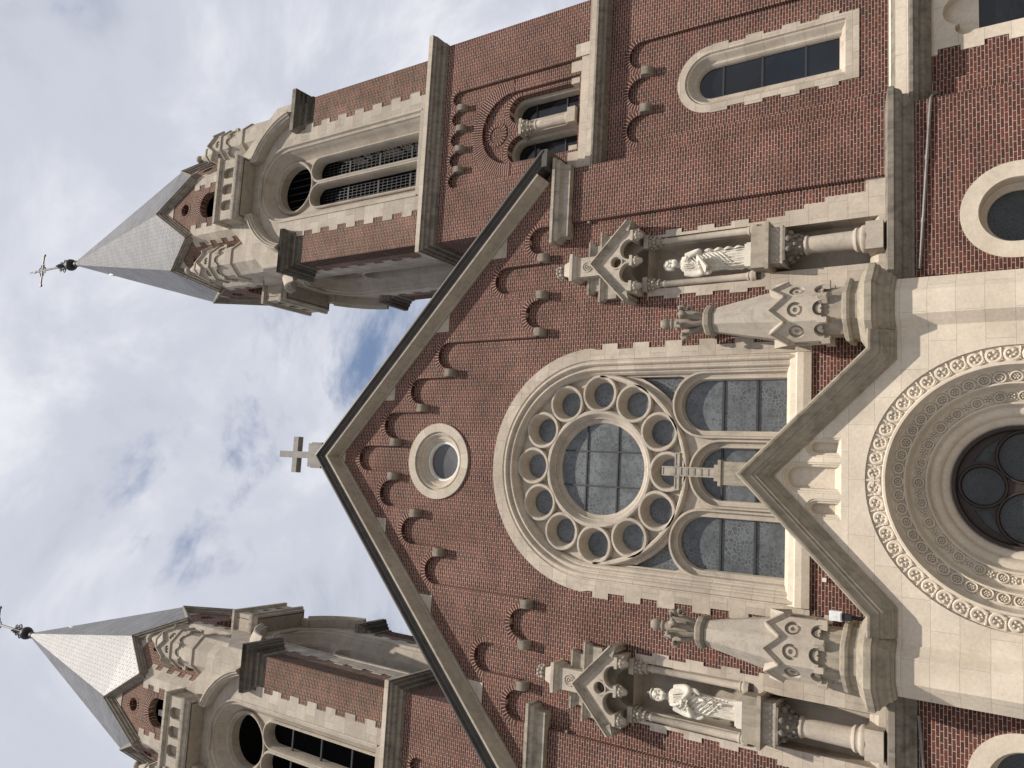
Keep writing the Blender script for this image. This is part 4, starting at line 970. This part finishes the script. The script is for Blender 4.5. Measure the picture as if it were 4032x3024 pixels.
        m = MB(); ringmold(m, cx, cy, .62, [(.0, 26.0), (.12, 26.4), (.33, 27.05), (.29, 27.06), (.29, 27.12), (.36, 27.16), (.56, 27.75)]); m.lathe((cx, cy, 0), [(.06, 27.7), (.05, 27.8)], 8); m.build('pinnacle_spire', 'tower_soft', pn, 0)
        m = MB(); m.ball((cx, cy, 27.93), .15, 12); m.build('finial_ball', 'finial', pn, 60)
    # near-black floors and added blocks paint the shade seen through the openings
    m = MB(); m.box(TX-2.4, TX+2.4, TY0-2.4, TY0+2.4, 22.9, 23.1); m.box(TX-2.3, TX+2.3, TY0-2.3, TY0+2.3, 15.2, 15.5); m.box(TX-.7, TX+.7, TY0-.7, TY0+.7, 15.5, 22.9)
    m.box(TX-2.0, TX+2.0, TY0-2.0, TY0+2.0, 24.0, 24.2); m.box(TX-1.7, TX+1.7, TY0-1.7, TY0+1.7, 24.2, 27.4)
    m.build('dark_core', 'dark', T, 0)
    for f in faces:
        for ang in (pi/2, pi, -pi/2): copy_face(f, T, ang)
    for f in oct_faces:
        for k in range(1, 8): copy_face(f, T, k*pi/4)
    return T
tR = tower('grille'); tR['label'] = 'right brick bell tower, seen whole up to its spire, with barred belfry openings'
tL = tower('open'); tL.location.x = -TX; tL.scale.x = -1
tL['label'] = 'left brick bell tower, cut off by the photo edge, with open unbarred belfry openings'
for t in (tR, tL): t['group'] = 'twin bell towers'
# loudspeakers in the gable window of the left tower
for i, (x, z, lab) in enumerate(((-9.52, 26.55, 'white loudspeaker hanging in the gable window of the left tower, nearest the spire'), (-9.25, 25.85, 'large white loudspeaker low in the gable window of the left tower'), (-9.14, 26.35, 'small white loudspeaker in the gable window of the left tower, nearest the church'))):
    a, b = ((.09, .11), (.12, .2), (.06, .07))[i]
    sp_ = thing('loudspeaker', lab, 'loudspeaker', (x, .8, z-b), 'loudspeakers in the left tower gable window')
    m = MB(); m.box(x-a, x+a, .80, .95, z-b, z+b); m.build('cabinet', 'white', sp_, 0)
    m = MB(); m.torus((x, .79, z), a*.6, .012); m.build('cone_ring', 'grey', sp_)

# ------------------------------------------------------------------ marble statues in the niches
def robe(mb, rings, n=64):
    """loft: (z, cx, cy, rx, ry, fold depth, folds, phase)"""
    vs = []; fs = []
    for z, cx, cy, rx, ry, fd, fn, ph in rings:
        for i in range(n):
            a = 2*pi*i/n; f = 1+fd*(sin(a*fn+ph)*.6+sin(a*(fn*1.7)+ph*2.1+z*4)*.4)
            vs.append((cx+rx*cos(a)*f, cy+ry*sin(a)*f, z))
    for k in range(len(rings)-1):
        for i in range(n): fs.append((k*n+i, k*n+(i+1) % n, (k+1)*n+(i+1) % n, (k+1)*n+i))
    fs.append(tuple(range(n))[::-1]); fs.append(tuple((len(rings)-1)*n+i for i in range(n)))
    mb.add(vs, fs)
def lerp_rings(keys, step=.03):
    out = []
    for a, b in zip(keys[:-1], keys[1:]):
        k = max(1, int(abs(b[0]-a[0])/step))
        for i in range(k):
            t = i/k; out.append(tuple(a[q]+(b[q]-a[q])*t for q in range(8)))
    out.append(keys[-1]); return out
def hand(mb, p, d, up, s=1.):
    d = Vector(d).normalized(); up = Vector(up).normalized(); t = d.cross(up)
    p = Vector(p); mb.ball(p+d*.04*s, .045*s, 8, (1, .8, 1))
    for i, (o, l) in enumerate(((-.033, .085), (-.011, .10), (.011, .095), (.033, .075))):
        b = p+d*.07*s+t*o*s; mb.tube([b, b+d*l*.55*s-up*.012*s, b+d*l*.85*s-up*.045*s], [.0125*s, .0115*s, .009*s], 6)
    mb.tube([p+d*.02*s-t*.045*s, p+d*.06*s-t*.075*s, p+d*.09*s-t*.07*s-up*.02*s], [.014*s, .013*s, .010*s], 6)
def head(mb, c, yaw=0., hair=True, beard=True):
    k0 = len(mb.v)
    mb.ball((0, .01, .02), .115, 16, (.86, 1.02, 1.18)); mb.ball((0, -.035, -.065), .078, 12, (.9, .95, 1.05))
    mb.tube([(0, -.105, .035), (0, -.135, -.012), (0, -.11, -.028)], [.014, .020, .016], 6)
    for q in (-1, 1):
        mb.ball((q*.045, -.098, .052), .030, 6, (1.1, .5, .45)); mb.ball((q*.040, -.096, .022), .016, 6); mb.ball((q*.10, .01, .0), .026, 6, (.5, .8, 1.3)); mb.ball((q*.055, -.075, -.025), .032, 6)
    mb.ball((0, -.106, -.052), .022, 6, (1.3, .6, .35)); mb.ball((0, -.10, -.068), .022, 6, (1.1, .6, .4)); mb.ball((0, -.09, -.105), .035, 8)
    if beard:
        for i in range(9):
            x = -.07+.0175*i; mb.tube([(x, -.085+abs(x)*.35, -.06), (x*.9, -.105+abs(x)*.3, -.13), (x*.6, -.085, -.19)], [.022, .024, .008], 5)
    if hair:
        for i in range(14):
            a = .15*pi+1.7*pi*i/13-pi/2+.0; x, y = .095*sin(a+pi/2+pi/2), 0
        for i in range(13):
            a = radians(-15+210*i/12); x, y = .105*cos(a), .02+.11*sin(a)
            mb.tube([(x*.72, y*.75, .11), (x*.92, y*.95, .04), (x*.95, y*.98, -.04), (x*.82, y*.9, -.09)], [.026, .028, .026, .014], 6)
    mb.xform(Matrix.Translation(c) @ Matrix.Rotation(yaw, 4, 'Z') @ Matrix.Scale(1.1, 4), k0)
def finish(o, vox):
    md = o.modifiers.new('fuse', 'REMESH'); md.mode = 'VOXEL'; md.voxel_size = vox; md.use_smooth_shade = True
NY = .07
def smooth(pts, rs, k=5):
    P = [Vector(p) for p in pts]; rs = rs if isinstance(rs, list) else [rs]*len(P); oP = []; oR = []
    for i in range(len(P)-1):
        a, b, c, d = P[max(i-1, 0)], P[i], P[i+1], P[min(i+2, len(P)-1)]
        for q in range(k):
            t = q/k
            oP.append(b*1.0+(c-a)*.5*t+(a-b*2.5+c*2-d*.5)*t*t+(b*1.5-a*.5-c*1.5+d*.5)*t**3); oR.append(rs[i]+(rs[i+1]-rs[i])*t)
    return oP+[P[-1]], oR+[rs[-1]]
class SB(MB):
    def tube(s, pts, r, n=6):
        if len(pts) > 2: pts, r = smooth(pts, r)
        return MB.tube(s, pts, r, max(n, 8))
# right statue: bearded saint holding an open book, other arm across the chest
X = 4.86; ZB = 5.13
st = thing('statue', 'white marble statue of a bare-headed robed man holding a book in the right niche', 'statue', (X, NY, ZB), 'marble statues in the two niches')
m = MB(); m.box(X-.27, X+.27, NY-.26, NY+.2, ZB, ZB+.12); m.box(X-.25, X+.25, NY-.24, NY+.18, ZB+.12, ZB+.17); m.build('plinth', 'marble', st, 0)
m = SB(); z = ZB+.15
K = [(z, X, NY, .215, .16, .10, 11, 0.), (z+.12, X, NY, .215, .155, .10, 11, .2), (z+.5, X+.005, NY, .215, .16, .085, 10, .8), (z+.85, X, NY-.01, .235, .165, .07, 9, 1.4), (z+1.1, X, NY, .23, .16, .05, 9, 2.), (z+1.32, X, NY, .205, .145, .035, 8, 2.6), (z+1.47, X, NY, .205, .135, .02, 8, 3.), (z+1.55, X, NY, .165, .12, .0, 8, 3.), (z+1.60, X, NY-.005, .085, .08, 0, 8, 3), (z+1.64, X, NY-.01, .065, .065, 0, 8, 3), (z+1.74, X, NY-.02, .06, .065, 0, 8, 3)]
robe(m, lerp_rings(K))
# mantle folds: diagonal swags over the robe
for k in range(9):
    t = k/8; x0 = X-.20+.05*k*.4; zt = z+1.30-.10*k
    m.tube([(X-.19, NY-.10, zt-.25), (X-.06, NY-.19, zt-.12), (X+.08, NY-.185, zt+.02), (X+.20, NY-.10, zt+.16)], [.008, .015, .013, .006], 5)
for k in range(8):
    x0 = X-.17+.05*k
    m.tube([(x0, NY-.17+abs(x0-X)*.3, z+.03), (x0+.01*(k % 3-1), NY-.185+abs(x0-X)*.3, z+.3), (x0*1.0+(X-x0)*.2, NY-.18+abs(x0-X)*.3, z+.62)], [.018, .014, .006], 5)
for k in range(6):                          # folds over the breast and shoulder
    x0 = X-.13+.045*k
    m.tube([(x0*.5+X*.5+.01, NY-.10, z+1.56), (x0, NY-.155, z+1.42), (x0-.02*(k-2), NY-.165, z+1.24)], [.006, .015, .006], 5)
m.tube([(X+.15, NY-.04, z+1.54), (X+.10, NY-.15, z+1.42), (X-.02, NY-.18, z+1.2), (X-.2, NY-.12, z+1.0)], [.03, .035, .03, .02], 7)
# hanging fabric edge on his left (photo right)
pts = [(X+.235+.02*(i % 2), NY-.08-.035*(i % 2), z+1.0-.115*i) for i in range(9)]
m.tube(pts, [.03, .04, .025, .04, .025, .035, .02, .03, .015], 7)
# arms: his right arm (photo left) bent with book, left arm raised to chest
m.tube([(X-.21, NY, z+1.48), (X-.255, NY-.02, z+1.22), (X-.24, NY-.10, z+1.02), (X-.13, NY-.24, z+1.06)], [.07, .08, .075, .045], 10)
m.tube([(X-.25, NY-.05, z+1.1), (X-.265, NY-.08, z+.88), (X-.22, NY-.10, z+.80)], [.055, .06, .02], 8)
hand(m, (X-.13, NY-.255, z+1.07), (.9, -.3, -.1), (0, 0, 1))
m.tube([(X+.20, NY, z+1.48), (X+.255, NY-.03, z+1.22), (X+.23, NY-.13, z+1.12), (X+.12, NY-.20, z+1.32)], [.07, .075, .07, .042], 10)
hand(m, (X+.11, NY-.225, z+1.34), (-.55, -.15, .8), (0, -1, .2))
head(m, (X+.01, NY-.04, z+1.845), .12, True, True)
o = m.build('robed_figure', 'marble', st, 60); finish(o, .008)
m = MB(); m.box(-.02, .02, -.14, .14, -.19, .19); m.box(-.028, .028, -.147, .147, -.197, -.19); m.xform(Matrix.Translation((X-.10, NY-.29, z+.98)) @ Matrix.Rotation(radians(52), 4, 'Y') @ Matrix.Rotation(radians(30), 4, 'Z')); m.build('book', 'marble', st, 0)
# left statue: bearded saint with a metal halo cap, arms folded holding drapery
X = -4.95
st = thing('statue', 'white marble statue of a bearded man with a small disc above his head', 'statue', (X, NY, ZB), 'marble statues in the two niches')
m = MB(); m.box(X-.27, X+.27, NY-.26, NY+.2, ZB, ZB+.14); m.box(X-.25, X+.25, NY-.24, NY+.18, ZB+.14, ZB+.18); m.build('plinth', 'marble', st, 0)
m = SB(); z = ZB+.16
K = [(z, X, NY, .22, .17, .09, 10, 0.4), (z+.15, X, NY, .20, .155, .09, 10, .6), (z+.5, X-.02, NY, .20, .16, .07, 9, 1.0), (z+.85, X-.02, NY-.01, .225, .165, .06, 8, 1.7), (z+1.1, X, NY, .23, .16, .04, 8, 2.2), (z+1.30, X, NY, .235, .15, .03, 8, 2.8), (z+1.43, X, NY, .21, .135, .02, 8, 3.), (z+1.52, X, NY, .17, .12, .0, 8, 3.), (z+1.57, X, NY-.005, .085, .08, 0, 8, 3), (z+1.61, X, NY-.01, .07, .07, 0, 8, 3), (z+1.70, X, NY-.02, .06, .065, 0, 8, 3)]
robe(m, lerp_rings(K))
for k in range(7):
    zt = z+1.22-.11*k
    m.tube([(X+.19, NY-.10, zt-.30), (X+.06, NY-.19, zt-.16), (X-.08, NY-.185, zt-.02), (X-.20, NY-.10, zt+.10)], [.008, .015, .013, .006], 5)
for k in range(7):
    x0 = X-.15+.05*k
    m.tube([(x0, NY-.17+abs(x0-X)*.3, z+.03), (x0+.012*(k % 3-1), NY-.185+abs(x0-X)*.3, z+.28), (x0+(X-x0)*.2, NY-.18+abs(x0-X)*.3, z+.58)], [.018, .014, .006], 5)
for k in range(6):
    x0 = X-.12+.048*k
    m.tube([(x0*.5+X*.5, NY-.10, z+1.53), (x0, NY-.155, z+1.38), (x0+.03*(k-3), NY-.165, z+1.20)], [.006, .016, .006], 5)
m.tube([(X-.15, NY-.04, z+1.51), (X-.11, NY-.15, z+1.36), (X+.02, NY-.18, z+1.12), (X+.2, NY-.12, z+.92)], [.03, .035, .03, .02], 7)
pts = [(X+.10+.03*(i % 2), NY-.20-.03*(i % 2), z+.80-.10*i) for i in range(7)]
m.tube(pts, [.018, .032, .02, .032, .02, .03, .012], 7)
m.tube([(X-.21, NY, z+1.44), (X-.26, NY-.03, z+1.15), (X-.23, NY-.14, z+.98), (X-.08, NY-.24, z+1.04)], [.07, .085, .075, .04], 10)
m.tube([(X-.26, NY-.07, z+1.05), (X-.275, NY-.10, z+.82), (X-.23, NY-.12, z+.72)], [.055, .055, .02], 8)
hand(m, (X-.07, NY-.265, z+1.045), (.85, -.1, .15), (0, -.5, 1))
m.tube([(X+.21, NY, z+1.44), (X+.26, NY-.05, z+1.17), (X+.22, NY-.16, z+1.05), (X+.08, NY-.23, z+1.16)], [.07, .085, .075, .04], 10)
m.tube([(X+.255, NY-.08, z+1.08), (X+.25, NY-.11, z+.90), (X+.2, NY-.13, z+.82)], [.055, .055, .02], 8)
hand(m, (X+.07, NY-.255, z+1.165), (-.8, -.1, .2), (0, -.5, 1))
head(m, (X, NY-.045, z+1.80), .25, True, True)
o = m.build('robed_figure', 'marble', st, 60); finish(o, .008)
m = MB(); m.lathe((X, NY-.02, 0), [(.115, z+1.935), (.125, z+1.95), (.10, z+1.975), (.05, z+2.0), (.02, z+2.03), (.028, z+2.06), (.0, z+2.09)], 16)
m.build('halo_disc', 'marble', st, 40)
